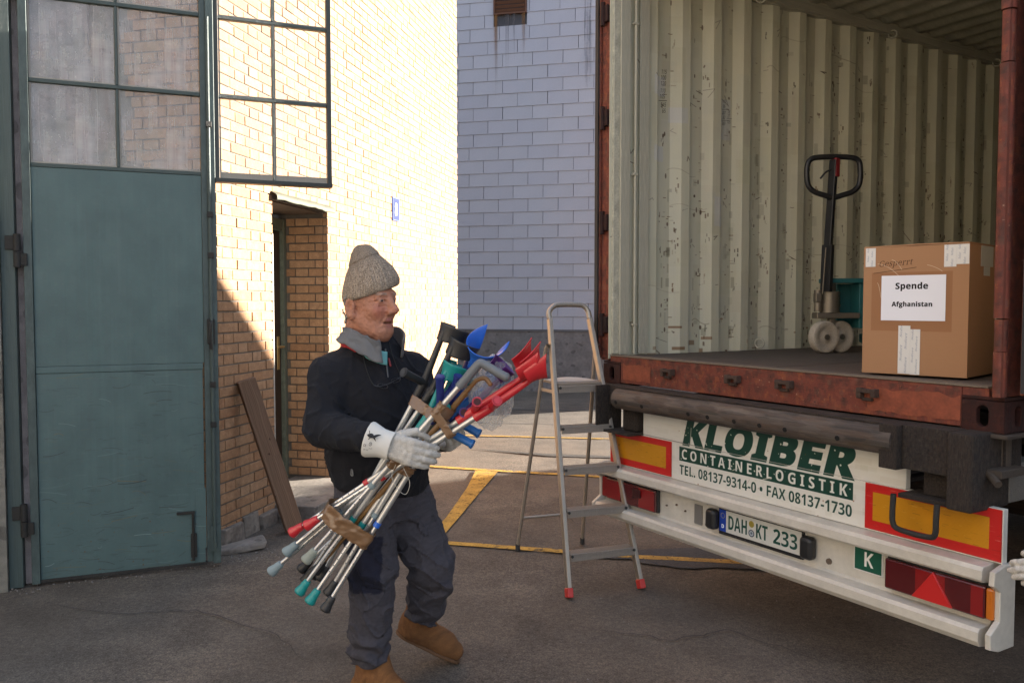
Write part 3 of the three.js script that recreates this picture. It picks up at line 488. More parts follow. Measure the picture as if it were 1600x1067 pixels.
const creamT = ctex(2048, 1024, (c, w, h) => {                            // 6 m long, 2.5 m high
  c.fillStyle = 'rgb(206,203,180)'; c.fillRect(0, 0, w, h);
  for (let i = 0; i < 900; i++) { c.fillStyle = `rgba(${['215,212,190', '170,166,138', '182,184,178', '160,150,118'][Math.floor(rnd() * 4)]},${rr(.03, .12)})`; c.fillRect(rnd() * w, rnd() * h, rr(6, 60), rr(10, 200)); }
  for (const [x, y, a, b] of [[120, 300, 40, 50], [170, 375, 46, 40], [330, 330, 30, 110], [120, 480, 36, 40], [300, 600, 34, 80]]) { c.fillStyle = 'rgba(196,200,214,.34)'; c.fillRect(x, y, a, b); }
  const P = 2048 / 6 * .278;
  for (let k = 0; k < 22; k++) for (let i = 0; i < 46 + 40 * rnd(); i++) { // wear on the ribs
    const x = 100 + k * P + 62 + rr(-12, 16), y = Math.pow(rnd(), .7) * h; const s = rnd();
    if (s < .5) { c.fillStyle = `rgba(70,48,30,${rr(.2, .7)})`; c.fillRect(x, y, rr(1, 12), rr(1, 3)); } else if (s < .72) { c.fillStyle = `rgba(90,84,66,${rr(.1, .35)})`; c.fillRect(x, y, rr(2, 12), rr(8, 40)); } else { c.fillStyle = `rgba(58,40,26,${rr(.3, .8)})`; c.beginPath(); c.ellipse(x, y, rr(1, 3), rr(2, 8), 0, 0, 7); c.fill(); }
  }
  for (let i = 0; i < 170; i++) { const k = Math.floor(rnd() * 22), x = 100 + k * P + (rnd() < .5 ? 50 : -10) + rr(-6, 6), y = Math.pow(rnd(), .5) * h; c.fillStyle = `rgba(${['66,44,28', '52,44,34', '96,66,40'][Math.floor(rnd() * 3)]},${rr(.25, .75)})`; for (let q = 0; q < 4; q++) c.fillRect(x + rr(-4, 4), y + rr(-16, 16), rr(.8, 3), rr(2, 13)); }
  for (let i = 0; i < 26; i++) { const x = rnd() * w, y = rnd() * h, l = rr(30, 120); c.strokeStyle = `rgba(120,108,84,${rr(.2, .5)})`; c.lineWidth = rr(1, 3); c.beginPath(); c.moveTo(x, y); c.bezierCurveTo(x + l * .3, y - 20, x + l * .6, y + 20, x + l, y + rr(-12, 12)); c.stroke(); }
  for (let i = 0; i < 110; i++) { const x = rnd() * w, y = Math.pow(rnd(), .6) * h, l = rr(4, 30); c.strokeStyle = `rgba(50,36,26,${rr(.3, .85)})`; c.lineWidth = rr(.8, 2.4); c.beginPath(); c.moveTo(x, y); c.lineTo(x + rr(-.6, 1) * l, y + rr(-.6, .6) * l); c.lineTo(x + rr(0, 1) * l, y + rr(-.5, 1) * l); c.stroke(); }
  for (let i = 0; i < 60; i++) { const x = rnd() * w, y = h * rr(.9, 1); c.fillStyle = `rgba(104,64,34,${rr(.3, .7)})`; c.fillRect(x, y, rr(4, 34), rr(3, 14)); }
});
const cream = mat([1, 1, 1], .62, { map: creamT, bumpMap: again(grain, 6, 3), bumpScale: .0012 });
const creamPlain = mat([.61, .605, .50], .65, { map: again(mottle, 2), bumpMap: again(grain, 2), bumpScale: .001 });
const container = thing('shipping_container', 'open rust red shipping container with ribbed cream interior on the trailer', 'container', [TP[0], CY, TP[2]], TROT);
const CL = 12.19, CWD = 2.438, FL = .16, RB = 2.55, TOP = 2.68;
{
  const c = container;
  // ribbed side walls
  const ribs = (u0, sgn) => {
    const pr = [[0, .0], [-.29, .0]]; for (let w = .41; w < CL - .3; w += .278) pr.push([-(w - .036), .038], [-w, 0], [-(w + .104), 0], [-(w + .172), .038]); pr[0][1] = pr[1][1] = .03; pr.push([-CL + .05, .03]);
    const grid = pr.map(([z, d]) => [FL - .02, .75, 1.35, 1.95, RB + .03].map((y) => V(u0 + sgn * d, y, z)));
    const g = clean(sheet(grid, .003)); g.computeVertexNormals(); const p = g.attributes.position, uv = g.attributes.uv; for (let i = 0; i < p.count; i++) uv.setXY(i, -p.getZ(i) / 6, (p.getY(i) - FL) / 2.5); return g;
  };
  mesh('side_wall', ribs(.012, 1), cream, c);
  mesh('side_wall', ribs(CWD - .012, -1), cream, c);
  mesh('front_wall', uvm(bx(.003, CWD - .003, .0, TOP - .002, -CL + .0, -CL + .045)), creamPlain, c);
  // roof
  const gr = []; for (let z = -.12; z > -CL + .1; z -= .209) gr.push([z, 2.632], [z - .06, 2.632], [z - .09, 2.652], [z - .17, 2.652]);
  mesh('roof', sheet(gr.map(([z, y]) => [.06, CWD - .06].map((x) => V(x, y, z))), .003), creamPlain, c);
  mesh('top_rail', join(bx(.001, .062, RB, TOP - .005, -CL + .05, -.11), bx(.063, .085, RB + .005, RB + .03, -CL + .05, -.11)), creamPlain, c);
  mesh('top_rail', bx(CWD - .062, CWD - .001, RB, TOP - .005, -CL + .05, -.11), creamPlain, c);
  mesh('bottom_rail', uvm(bx(.002, .05, .0, FL - .022, -CL + .18, -.18)), redSteel, c);
  mesh('bottom_rail', uvm(bx(CWD - .05, CWD - .002, .0, FL - .022, -CL + .18, -.18)), redSteel, c);
  mesh('header', uvm(bx(.05, CWD - .05, RB + .03, TOP, -.11, -.004)), redSteel, c);
  // plywood floor boards
  const plyT = ctex(512, 512, (x, w, h) => { x.fillStyle = 'rgb(74,64,56)'; x.fillRect(0, 0, w, h); for (let i = 0; i < 800; i++) { x.fillStyle = `rgba(${['100,88,76', '46,40,35', '86,72,60'][Math.floor(rnd() * 3)]},${rr(.05, .3)})`; x.fillRect(rnd() * w, rnd() * h, rr(20, 200), rr(1, 3)); } }, true, true);
  const ply = [0, 1, 2].map((i) => mat([1.0, 1.0, 1.0].map((v) => v * (1.25 + .12 * i)), .8, { map: again(plyT, .8), bumpMap: again(grain, 2), bumpScale: .002 }));
  for (let i = 0; i < 5; i++) for (let j = 0; j < 2; j++) { const z1 = i ? -.06 - i * 2.4 : -.06, z0 = Math.max(-.06 - (i + 1) * 2.4 + .004, -CL + .06); mesh('floor_board', uvm(bx(.055 + j * 1.165, .055 + j * 1.165 + 1.161, FL - .032, FL - .002 - .001 * ((i + j) % 2), z0, z1)), ply[(i * 2 + j) % 3], c); }
  // sill, with worn lip, fresh paint patches and the door-lock keepers
  const sill = mesh('sill', uvm(join(rbx(.165, CWD - .165, .0, .157, -.058, 0, .004), rbx(.06, .1645, .118, .157, -.058, -.002, .003), rbx(CWD - .1645, CWD - .06, .118, .157, -.058, -.002, .003))), redSteel, c);
  mesh('sill_lip', uvm(rbx(.06, CWD - .06, .1575, .1655, -.075, .004, .003)), mat([.22, .175, .13], .8, { map: again(mottle, 4), bumpMap: again(grain, 3), bumpScale: .004 }), c);
  for (const [a, b] of [[.19, .44], [1.86, 2.27]]) { const s = []; const n = 14; for (let i = 0; i <= n; i++) s.push([mix(a, b, i / n), .118 + .012 * noise(i * .9, a, 1)]); for (let i = n; i >= 0; i--) s.push([mix(a, b, i / n), .022 + .006 * noise(i * .9, a, 7)]); mesh('paint_patch', uvm(new THREE.ShapeGeometry(new THREE.Shape(s.map(([x, y]) => new THREE.Vector2(x, y)))).translate(0, 0, .0025)), orangeFresh, sill); }
  for (const x of [.60, 1.09, 1.42, 1.87]) mesh('lock_keeper', join(rbx(x - .045, x + .045, .095, .112, 0, .032, .004), rbx(x - .05, x - .026, .07, .115, 0, .03, .004), rbx(x + .024, x + .046, .078, .115, 0, .036, .004), rbx(x - .03, x + .02, .06, .074, 0, .018, .004)), mat([.10, .062, .045], .8, { map: again(mottle, 6), bumpMap: again(grain, 4), bumpScale: .004 }), sill);
  // corner castings with their slots
  const slot = (w, h, r) => { const s = new THREE.Path(); s.moveTo(-w / 2, -h / 2 + r); s.lineTo(-w / 2, h / 2 - r); s.absarc(0, h / 2 - r, w / 2, Math.PI, 0, true); s.lineTo(w / 2, -h / 2 + r); s.absarc(0, -h / 2 + r, w / 2, 0, -Math.PI, true); return s; };
  const rustM = mat([.20, .115, .075], .85, { map: rustRed, bumpMap: again(grain, 3), bumpScale: .006 });
  const casting = (x0, y0) => {
    const k = new THREE.Group(); k.name = 'corner_casting'; c.add(k);
    const plate = (w, h) => { const s = new THREE.Shape([[0, 0], [w, 0], [w, h], [0, h]].map(([x, y]) => new THREE.Vector2(x, y))); const p = slot(.052, .088, .026); const q = new THREE.Path(p.getPoints(10).map((v) => new THREE.Vector2(v.x + w / 2, v.y + h / 2))); s.holes.push(q); return new THREE.ExtrudeGeometry(s, { depth: .022, bevelEnabled: true, bevelSize: .003, bevelThickness: .003, bevelSegments: 2 }); };
    const out = x0 > 1;
    mesh('slotted_face', uvm(plate(.158, .114)).translate(x0 + .002, y0 + .002, -.021), rustM, k);
    mesh('slotted_face', uvm(plate(.140, .114).rotateY(Math.PI / 2)).translate(out ? x0 + .137 : x0 + .003, y0 + .002, -.026), rustM, k);
    mesh('top_plate', uvm(join(bx(x0, x0 + .162, y0 + .1225, y0 + .134, -.178, .001), bx(x0, x0 + .162, y0 - .012, y0 - .0035, -.178, .001), bx(x0 + .03, x0 + .13, y0, y0 + .12, -.178, -.16))), rustM, k);
  };
  for (const x0 of [0, CWD - .162]) { casting(x0, -.008); casting(x0, TOP - .13); }
  // rear corner posts: a folded inner leg and a round hinge column
  mesh('corner_post', uvm(join(rbx(-.048, .03, .128, TOP - .145, -.12, -.012, .006))), redSteel, c);
  mesh('post_lining', uvm(rbx(.031, .062, .17, RB, -.15, -.02, .003)), creamPlain, c);
  mesh('corner_post', uvm(join(rbx(CWD - .03, CWD - .004, .128, TOP - .145, -.12, -.02, .006))), redSteel, c);
  const hx = CWD - .014, hz = .014, seg = [[.13, .30, .024], [.302, .42, .022], [.425, 1.36, .026], [1.365, 1.55, .0225], [1.555, TOP - .15, .0265]];
  for (const [a, b, r] of seg) mesh('hinge_column', uvm(new THREE.CylinderGeometry(r, r, b - a, 20).translate(hx, (a + b) / 2, hz)), redSteel, c);
  for (const y of [.35, .98, 1.62, 2.25]) mesh('hinge', uvm(join(rbx(-.03, .03, y - .05, y + .05, -.05, .012, .006), rod(V(-.014, y - .07, .012), V(-.014, y + .07, .012), .016))), mat([.13, .075, .05], .8, { map: rustRed }), c);
  // inner lining of the left post: flat jamb, gasket groove, pipe with clips
  mesh('jamb_lining', join(rbx(.0635, .078, FL + .005, RB, -.135, -.062, .003), rbx(.0635, .074, FL + .005, RB, -.29, -.215, .003)), creamPlain, c);
  mesh('conduit', join(rod(V(.078, FL + .01, -.175), V(.078, RB, -.175), .009, .009, 10), ...[.35, 1.28, 2.2].map((y) => rbx(.064, .088, y - .008, y + .008, -.195, -.155, .003))), creamPlain, c);
  // lashing rings
  for (const [x, y, z] of [[.095, RB + .0, -1.25], [.095, RB, -2.7], [.095, RB, -4.15], [.075, FL + .045, -1.3], [.075, FL + .045, -2.9]]) mesh('lashing_ring', new THREE.TorusGeometry(.03, .007, 8, 20).rotateY(.5).translate(x, y, z), creamPlain, c);
  // the two doors folded back along the sides
  const leaf = (x0, x1) => { const d = mesh('door_leaf', uvm(rbx(x0, x1, .14, TOP - .14, -1.22, .0, .006)), redSteel, c); mesh('door_lining', uvm(bx(x0 > 1 ? x1 + .0005 : x0 - .003, x0 > 1 ? x1 + .003 : x0 - .0005, .18, TOP - .18, -1.18, -.04)), creamPlain, d); mesh('gasket', join(bx(x0 + .01, x1 - .01, .15, TOP - .15, .0005, .012)), mat([.03, .03, .03], .8), d); return d; };
  leaf(-.10, -.05); leaf(CWD + .05, CWD + .10);
  // figures scribbled on the ribs
  const scrib = (lines, w, h, fs) => ctex(w, h, (x) => { x.clearRect(0, 0, w, h); x.strokeStyle = x.fillStyle = 'rgba(28,26,22,.92)'; x.lineWidth = 3; x.font = `italic ${fs}px sans-serif`; lines.forEach(([t, px, py, rot]) => { x.save(); x.translate(px, py); x.rotate(rot || -.06); if (t === '_') { x.beginPath(); x.moveTo(0, 0); x.lineTo(w * .7, -2); x.stroke(); } else x.fillText(t, 0, 0); x.restore(); }); });
  const note = (t, w, h, z, y, x) => mesh('handwriting', new THREE.PlaneGeometry(w, h).rotateY(Math.PI / 2).translate(x, y, z), new THREE.MeshStandardMaterial({ map: t, transparent: true, roughness: .6 }), c);
  note(scrib([['115', 34, 30], ['100', 28, 66], ['120', 28, 102], ['110', 24, 146], ['105', 18, 182], ['_', 10, 196], ['545', 30, 232], ['65', 46, 268]], 128, 290, 36), .10, .30, -.455, 3.0 - CY , .0175);
  note(scrib([['115', 20, 40], ['96', 30, 84], ['_', 10, 100], ['287', 14, 146], ['82', 28, 190], ['_', 10, 204], ['369', 10, 246], ['78', 128, 130], ['27', 126, 168], ['_', 112, 180], ['105', 114, 224]], 220, 280, 44), .10, .20, -1.018, 2.93 - CY, .0165);
}

// ------------------------------------------------------------------ semi-trailer
const whitePaint = phys([.68, .655, .59], .42, { map: again(softMottle, 1.3), bumpMap: again(grain, 1), bumpScale: .0006, clearcoat: .2, clearcoatRoughness: .3 });
const trailer = thing('semi_trailer', 'semi-trailer tail with white lettered board, red and yellow plates and lamps under the container', 'trailer', TP, TROT);
{
  const t = trailer, green = '#123f33';
  const fit = (x, s, font, x0, y, w) => { x.font = font; const m = x.measureText(s).width; x.save(); x.translate(x0, y); x.scale(w / m, 1); x.fillText(s, 0, 0); x.restore(); };
  // lettered board: 0.08..2.46 m across, 0.677..1.04 m high
  const BW = 2.38, BH = .363, board = ctex(2048, 312, (x, w, h) => {
    const k = w / BW, X = (u) => (u - .08) * k, Y = (y) => (1.04 - y) * k;
    x.fillStyle = 'rgb(222,219,208)'; x.fillRect(0, 0, w, h);
    for (let i = 0; i < 500; i++) { x.fillStyle = `rgba(${rnd() < .6 ? '180,172,152' : '235,233,226'},${rr(.03, .14)})`; x.fillRect(rnd() * w, rnd() * h, rr(4, 120), rr(2, 26)); }
    x.fillStyle = green; x.strokeStyle = green; x.textBaseline = 'alphabetic';
    x.save(); x.translate(X(.715), Y(.882)); x.transform(1, 0, -.27, 1, 0, 0); x.font = 'bold 205px sans-serif'; const m = x.measureText('KLOIBER').width; x.scale((1.105 * k) / m * .985, .84); x.lineWidth = 13; x.lineJoin = 'miter'; x.fillText('KLOIBER', 0, 0); x.strokeText('KLOIBER', 0, 0); x.restore();
    x.fillRect(X(.706), Y(.866), 1.104 * k, .078 * k);
    x.fillStyle = 'rgb(226,223,212)'; { const s = 'CONTAINERLOGISTIK', F = 'bold 64px sans-serif'; x.font = F; const tot = [...s].reduce((a, ch) => a + x.measureText(ch).width, 0), sp = (1.06 * k - tot) / (s.length - 1); let p = X(.722); for (const ch of s) { x.fillText(ch, p, Y(.8)); p += x.measureText(ch).width + sp; } }
    x.fillStyle = green; fit(x, 'TEL. 08137-9314-0 • FAX 08137-1730', 'bold 62px sans-serif', X(.708), Y(.714), 1.1 * k);
    x.fillStyle = 'rgb(214,209,196)'; for (let i = 0; i < 70; i++) { const a = X(rr(.7, 1.82)), b = Y(rr(.70, 1.0)); x.beginPath(); x.ellipse(a, b, rr(1, 5), rr(1, 4), rr(0, 3), 0, 7); x.fill(); } // chipped lettering
    for (const [u, y, l, a] of [[.79, .88, .1, 1.5], [1.1, .80, .04, .4], [1.2, .75, .03, 1], [1.3, .79, .06, .3], [.93, .88, .05, 0]]) { x.strokeStyle = 'rgba(200,192,176,.9)'; x.lineWidth = 4; x.beginPath(); x.moveTo(X(u), Y(y)); x.lineTo(X(u) + Math.cos(a) * l * k, Y(y) - Math.sin(a) * l * k); x.stroke(); }
    for (let i = 0; i < 24; i++) { x.fillStyle = `rgba(120,70,36,${rr(.3, .8)})`; x.beginPath(); x.arc(X(rr(.42, 1.86)), Y(rr(.68, 1.0)), rr(1, 4), 0, 7); x.fill(); }
    x.strokeStyle = 'rgba(60,56,48,.7)'; x.lineWidth = 2.5; x.beginPath(); x.moveTo(X(.40), Y(.892)); x.lineTo(X(.86), Y(.886)); x.stroke();
  });
  const boardMat = phys([1, 1, 1], .4, { map: board, clearcoat: .15, clearcoatRoughness: .3 });
  const bd = mesh('lettered_board', (() => { const g = clean(join(rbx(.09, 2.455, .677, .884, -.012, .02, .003), rbx(.40, 2.06, .8845, 1.04, -.012, .02, .003))), p = g.attributes.position, uv = g.attributes.uv, n = g.attributes.normal; for (let i = 0; i < p.count; i++) uv.setXY(i, n.getZ(i) > .5 ? (p.getX(i) - .08) / BW : .06, n.getZ(i) > .5 ? (p.getY(i) - (1.04 - BH)) / BH : .5); return g; })(), boardMat, t);
  const plateT = (rows) => ctex(1024, 360, (x, w, h) => { x.fillStyle = '#c2201c'; x.fillRect(0, 0, w, h); x.fillStyle = '#c98a14'; x.fillRect(w * .065, h * .17, w * .86, h * .63); for (let y = h * .17; y < h * .8; y += 9) { x.fillStyle = 'rgba(120,70,0,.16)'; x.fillRect(w * .065, y, w * .86, 3); } x.fillStyle = 'rgba(70,40,10,.75)'; x.font = 'bold 30px sans-serif'; x.fillText('M', rows ? w * .2 : w * .14, h * .45); for (let i = 0; i < 160; i++) { x.fillStyle = `rgba(${rnd() < .6 ? '70,40,20' : '230,200,170'},${rr(.05, .3)})`; x.fillRect(rnd() * w, rnd() * h, rr(2, 60), rr(1, 6)); } });
  const plate = (x0, x1, y0, y1, r) => { const p = mesh('warning_plate', rbx(x0, x1, y0, y1, .0205, .0245, .0015), mat([.5, .02, .015], .4), bd); mesh('reflective_face', new THREE.PlaneGeometry(x1 - x0 - .004, y1 - y0 - .004).translate((x0 + x1) / 2, (y0 + y1) / 2, .0262), phys([1, 1, 1], .35, { map: plateT(r), clearcoat: .2, clearcoatRoughness: .3 }), p); };
  plate(.10, .647, .684, .882, 0); plate(1.873, 2.452, .684, .882, 1);
  // C-shaped bumper: two flanges, recessed back, chamfered ends
  const prof = [[.02, .673], [.085, .668], [.095, .655], [.095, .622], [.085, .612], [.03, .604], [.026, .59], [.026, .452], [.035, .44], [.10, .437], [.112, .425], [.112, .392], [.098, .372], [.06, .365], [-.03, .365], [-.03, .673]];
  const beamS = new THREE.Shape(prof.map(([z, y]) => new THREE.Vector2(z, y)));
  const beam = mesh('bumper_beam', uvm(new THREE.ExtrudeGeometry(beamS, { depth: 2.36, steps: 1, bevelEnabled: true, bevelSize: .002, bevelThickness: .002, bevelSegments: 1 }).rotateY(-Math.PI / 2).scale(-1, 1, 1).translate(.06, 0, 0)), whitePaint, t);
  { const g = beam.geometry, p = g.attributes.position; // mirrored: put the winding right again
    for (let i = 0; i < p.count; i += 3) for (const a of [p, g.attributes.normal, g.attributes.uv]) { const s = a.itemSize; for (let q = 0; q < s; q++) { const k = a.array[(i + 1) * s + q]; a.array[(i + 1) * s + q] = a.array[(i + 2) * s + q]; a.array[(i + 2) * s + q] = k; } } g.computeVertexNormals(); }
  const endS = new THREE.Shape([[.03, .675], [.095, .66], [.10, .615], [.055, .585], [.055, .47], [.115, .43], [.113, .38], [.06, .363], [-.04, .363], [-.04, .675]].map(([z, y]) => new THREE.Vector2(z, y)));
  for (const x of [.052, 2.468]) mesh('end_plate', uvm(new THREE.ExtrudeGeometry(endS, { depth: .014, bevelEnabled: true, bevelSize: .004, bevelThickness: .004, bevelSegments: 2 }).rotateY(-Math.PI / 2).translate(x, 0, 0)), whitePaint, beam);
  // lamps
  const lens = phys([.24, .01, .01], .2, { clearcoat: 1, clearcoatRoughness: .05 }), lensDark = phys([.085, .008, .009], .18, { clearcoat: 1, clearcoatRoughness: .05 });
  const lamp = (x0, x1, dir, lab) => {
    const k = new THREE.Group(); k.name = 'tail_lamp'; t.add(k); const w = x1 - x0;
    mesh('housing', rbx(x0, x1, .462, .598, .027, .05, .008), mat([.02, .02, .02], .5), k);
    const seg = (a, b, m) => m === lens && mesh('lens_section', rbx(x0 + w * a + .006, x0 + w * b - .006, .474, .586, .0625, .0716, .0009, 1), m, k);
    mesh('lens', rbx(x0 + (dir > 0 ? .003 : w * .1), x1 - (dir > 0 ? w * .068 : .003), .467, .593, .0505, .0705, .008, 3), lensDark, k);
    const cuts = dir > 0 ? [[0.005, .30, 1], [.30, .60, 0], [.60, .80, 1], [.80, .93, 0]] : [[.10, .38, 0], [.38, .70, 1], [.70, .995, 0]];
    cuts.forEach(([a, b, m]) => seg(a, b, m ? lensDark : lens));
    if (dir > 0) { mesh('side_marker', rbx(x1 - w * .065, x1, .47, .59, .049, .071, .009), phys([.55, .15, .01], .15, { clearcoat: 1 }), k); const s = new THREE.Shape([[x0 + w * .30, .475], [x0 + w * .66, .475], [x0 + w * .49, .592]].map(([x, y]) => new THREE.Vector2(x, y))); mesh('triangle_reflector', new THREE.ExtrudeGeometry(s, { depth: .008, bevelEnabled: true, bevelSize: .002, bevelThickness: .002, bevelSegments: 1 }).translate(0, 0, .0735), phys([.55, .02, .018], .3, { clearcoat: .6 }), k); }
    else { mesh('number_light', rbx(x0 + w * .62, x0 + w * .76, .53, .575, .0735, .082, .003), mat([.05, .012, .012], .3), k); mesh('side_lens', rbx(x0 - .012, x0 + w * .10, .467, .593, .0, .06, .01), lens, k); }
  };
  lamp(2.0, 2.452, 1); lamp(.07, .565, -1);
  // registration plate, lights beside it, K sign
  const reg = ctex(1040, 230, (x, w, h) => {
    x.fillStyle = '#c9c8bf'; x.fillRect(0, 0, w, h); x.fillStyle = '#1c3f9c'; x.fillRect(0, 0, 92, h); x.strokeStyle = '#d8c23a'; x.lineWidth = 5; for (let i = 0; i < 12; i++) { const a = i / 12 * 6.283; x.fillStyle = '#e3c93c'; x.fillRect(46 + 26 * Math.cos(a) - 3, 62 + 26 * Math.sin(a) - 3, 6, 6); } x.fillStyle = '#fff'; x.font = 'bold 58px sans-serif'; x.fillText('D', 26, 195);
    x.fillStyle = '#12453a'; const T = (s, a, b) => { x.font = 'bold 205px sans-serif'; const m = x.measureText(s).width; x.save(); x.translate(a, 190); x.scale((b - a) / m, 1.0); x.fillText(s, 0, 0); x.restore(); };
    T('DAH', 112, 385); T('KT', 480, 640); T('233', 700, 1000);
    x.fillStyle = '#9b8b3a'; x.beginPath(); x.arc(432, 66, 34, 0, 7); x.fill(); x.fillStyle = '#4d5560'; x.beginPath(); x.arc(432, 160, 38, 0, 7); x.fill(); x.fillStyle = '#a9b2b8'; x.beginPath(); x.arc(432, 160, 26, 0, 7); x.fill(); x.fillStyle = '#5b6a78'; x.beginPath(); x.arc(432, 158, 14, 0, 7); x.fill();
    for (let i = 0; i < 90; i++) { x.fillStyle = `rgba(90,84,70,${rr(.05, .25)})`; x.fillRect(rnd() * w, rnd() * h, rr(2, 40), rr(1, 5)); }
  });
  const rp = mesh('registration_plate', rbx(1.032, 1.568, .462, .597, .03, .045, .004), mat([.02, .02, .02], .5), t); rp.rotation.set(0, 0, 0);
  mesh('plate_face', new THREE.PlaneGeometry(.52, .112).translate(1.30, .536, .0465), mat([1, 1, 1], .35, { map: reg }), rp);
  const holderT = ctex(512, 24, (x, w, h) => { x.fillStyle = '#141414'; x.fillRect(0, 0, w, h); x.fillStyle = '#8d8d88'; x.font = 'bold 13px sans-serif'; x.fillText('· · — · · — — · · · —   · — · · — ·   — · · — · ·', 8, 17); });
  mesh('holder_strip', new THREE.PlaneGeometry(.52, .014).translate(1.30, .470, .0466), mat([1, 1, 1], .5, { map: holderT }), rp);
  for (const x of [1.0, 1.605]) mesh('plate_light', rbx(x - .035, x + .035, .478, .585, .03, .085, .022, 4), mat([.018, .018, .018], .35), t);
  const kT = ctex(256, 200, (x, w, h) => { x.fillStyle = '#d8d8d2'; x.fillRect(0, 0, w, h); x.fillStyle = '#155542'; x.fillRect(7, 7, w - 14, h - 14); x.fillStyle = '#eceae4'; x.font = '150px sans-serif'; x.textAlign = 'center'; x.lineWidth = 7; x.strokeStyle = '#eceae4'; x.fillText('K', w / 2, 154); x.strokeText('K', w / 2, 154); });
  const ks = mesh('letter_plate', rbx(1.828, 1.97, .492, .607, .0265, .0305, .001), mat([.6, .6, .58], .5), t); mesh('letter', new THREE.PlaneGeometry(.138, .111).translate(1.899, .5495, .032), mat([1, 1, 1], .45, { map: kT }), ks);
  mesh('socket_plate', rbx(.845, .90, .47, .575, .0265, .038, .003), mat([.28, .27, .25], .5, { metalness: .6 }), t);
  for (const [x, y, r] of [[.935, .482, .011], [.94, .60, .011], [1.70, .605, .013], [1.70, .49, .015], [.70, .54, .006], [.77, .52, .006], [.62, .52, .006]]) mesh('bolt', rod(V(x, y, .026), V(x, y, .036), r, r * .9, 8), mat([.16, .12, .09], .6, { metalness: .4 }), t);
  // round cross tube with bolt holes, and its end brackets
  const tubeM = mat([1, 1, 1], .7, { map: again(grimeT, 1, 1), bumpMap: again(grain, 3), bumpScale: .003 });
  const tb = mesh('cross_tube', new THREE.CylinderGeometry(.062, .062, 1.80, 28).rotateZ(Math.PI / 2).translate(1.175, 1.095, .10), tubeM, t);
  mesh('tube_top_plate', uvm(bx(.25, 2.10, 1.1575, 1.164, -.02, .12)), grime, t);
  for (const x of [.32, .55, .92, 1.06, 1.24, 1.40, 1.55, 1.83]) mesh('bolt_hole', new THREE.CylinderGeometry(.011, .011, .004, 12).rotateX(Math.PI / 2).rotateX(.25).translate(x, 1.078, .1605), mat([.008, .008, .008], .9), tb);
  mesh('left_bracket', join(rbx(.135, .15, .885, 1.165, -.02, .17, .003), rbx(.151, .40, 1.05, 1.165, -.02, .075, .003), rbx(.151, .40, .885, .90, -.02, .13, .003), rbx(.25, .385, .9, 1.05, -.02, .06, .02)), grime, t);
  const rbk = mesh('right_bracket', join(rbx(2.02, 2.10, .985, 1.165, -.02, .15, .004), rbx(2.101, 2.30, .99, 1.166, -.02, .115, .004), rbx(2.301, 2.40, .87, 1.166, -.12, .14, .01), rbx(2.09, 2.30, .872, .89, -.02, .12, .003), rbx(2.16, 2.28, .891, .989, -.02, .06, .006), rbx(2.0, 2.085, 1.02, 1.05, .03, .12, .004)), grime, t);
  mesh('buffer_block', rbx(2.30, 2.40, .88, 1.03, -.35, -.121, .004), mat([.22, .21, .19], .7, { map: again(mottle, 3) }), rbk);
  mesh('step_loop', tube([V(2.095, .89, .155), V(2.095, .82, .16), V(2.098, .775, .16), V(2.12, .755, .16), V(2.20, .75, .16), V(2.262, .755, .16), V(2.277, .775, .16), V(2.278, .82, .16), V(2.278, .885, .155)], .0115, 60, 8), darkIron, rbk);
  // twist lock carrying the right corner
  mesh('twist_lock', join(rod(V(2.37, 1.03, -.09), V(2.37, 1.155, -.09), .045, .045, 18), rbx(2.28, 2.46, 1.145, 1.160, -.18, .02, .004), rbx(2.36, 2.455, 1.0, 1.03, -.14, .04, .004), rod(V(2.40, 1.015, .03), V(2.46, .985, .07), .014)), mat([.12, .095, .075], .75, { map: again(mottle, 5), bumpMap: again(grain, 4), bumpScale: .004 }), t);
  mesh('twist_lock', join(rod(V(.07, 1.03, -.09), V(.07, 1.155, -.09), .045, .045, 18), rbx(-.02, .16, 1.145, 1.160, -.18, .02, .004), rbx(-.02, .08, 1.0, 1.03, -.14, .04, .004)), mat([.12, .095, .075], .75, { map: again(mottle, 5) }), t);
  // chassis
  const ch = mesh('chassis', join(...[.78, 1.62].map((x) => join(bx(x - .07, x + .07, 1.135, 1.155, -12.1, -.03), bx(x - .012, x + .012, .80, 1.134, -12.1, -.03), bx(x - .07, x + .07, .78, .799, -12.1, -.03))), ...[-.12, -.9, -2.0, -3.4, -5, -7, -9, -11.8].map((z) => bx(.03, 2.41, 1.0, 1.13, z - .06, z + .06))), grime, t);
  const tyre = mat([.018, .018, .018], .85, { bumpMap: again(grain, 4), bumpScale: .004 }), rimM = mat([.25, .25, .25], .45, { metalness: .7 });
  const tyreG = new THREE.LatheGeometry([[.29, -.17], [.43, -.19], [.5, -.17], [.515, -.12], [.515, .12], [.5, .17], [.43, .19], [.29, .17], [.29, -.17]].map(([r, y]) => new THREE.Vector2(r, y)), 40).rotateZ(Math.PI / 2), rimG = join(new THREE.CylinderGeometry(.289, .289, .16, 28).rotateZ(Math.PI / 2), new THREE.CylinderGeometry(.12, .14, .33, 20).rotateZ(Math.PI / 2));
  for (const z of [-1.75, -3.06, -4.37]) for (const x of [.22, 2.22]) { const w = new THREE.Group(); w.name = 'wheel'; w.position.set(x, .515, z); t.add(w); mesh('tyre', tyreG, tyre, w); mesh('rim', rimG, rimM, w); }
  for (const z of [-1.75, -3.06, -4.37]) mesh('axle', rod(V(.3, .515, z), V(2.14, .515, z), .07), grime, t);
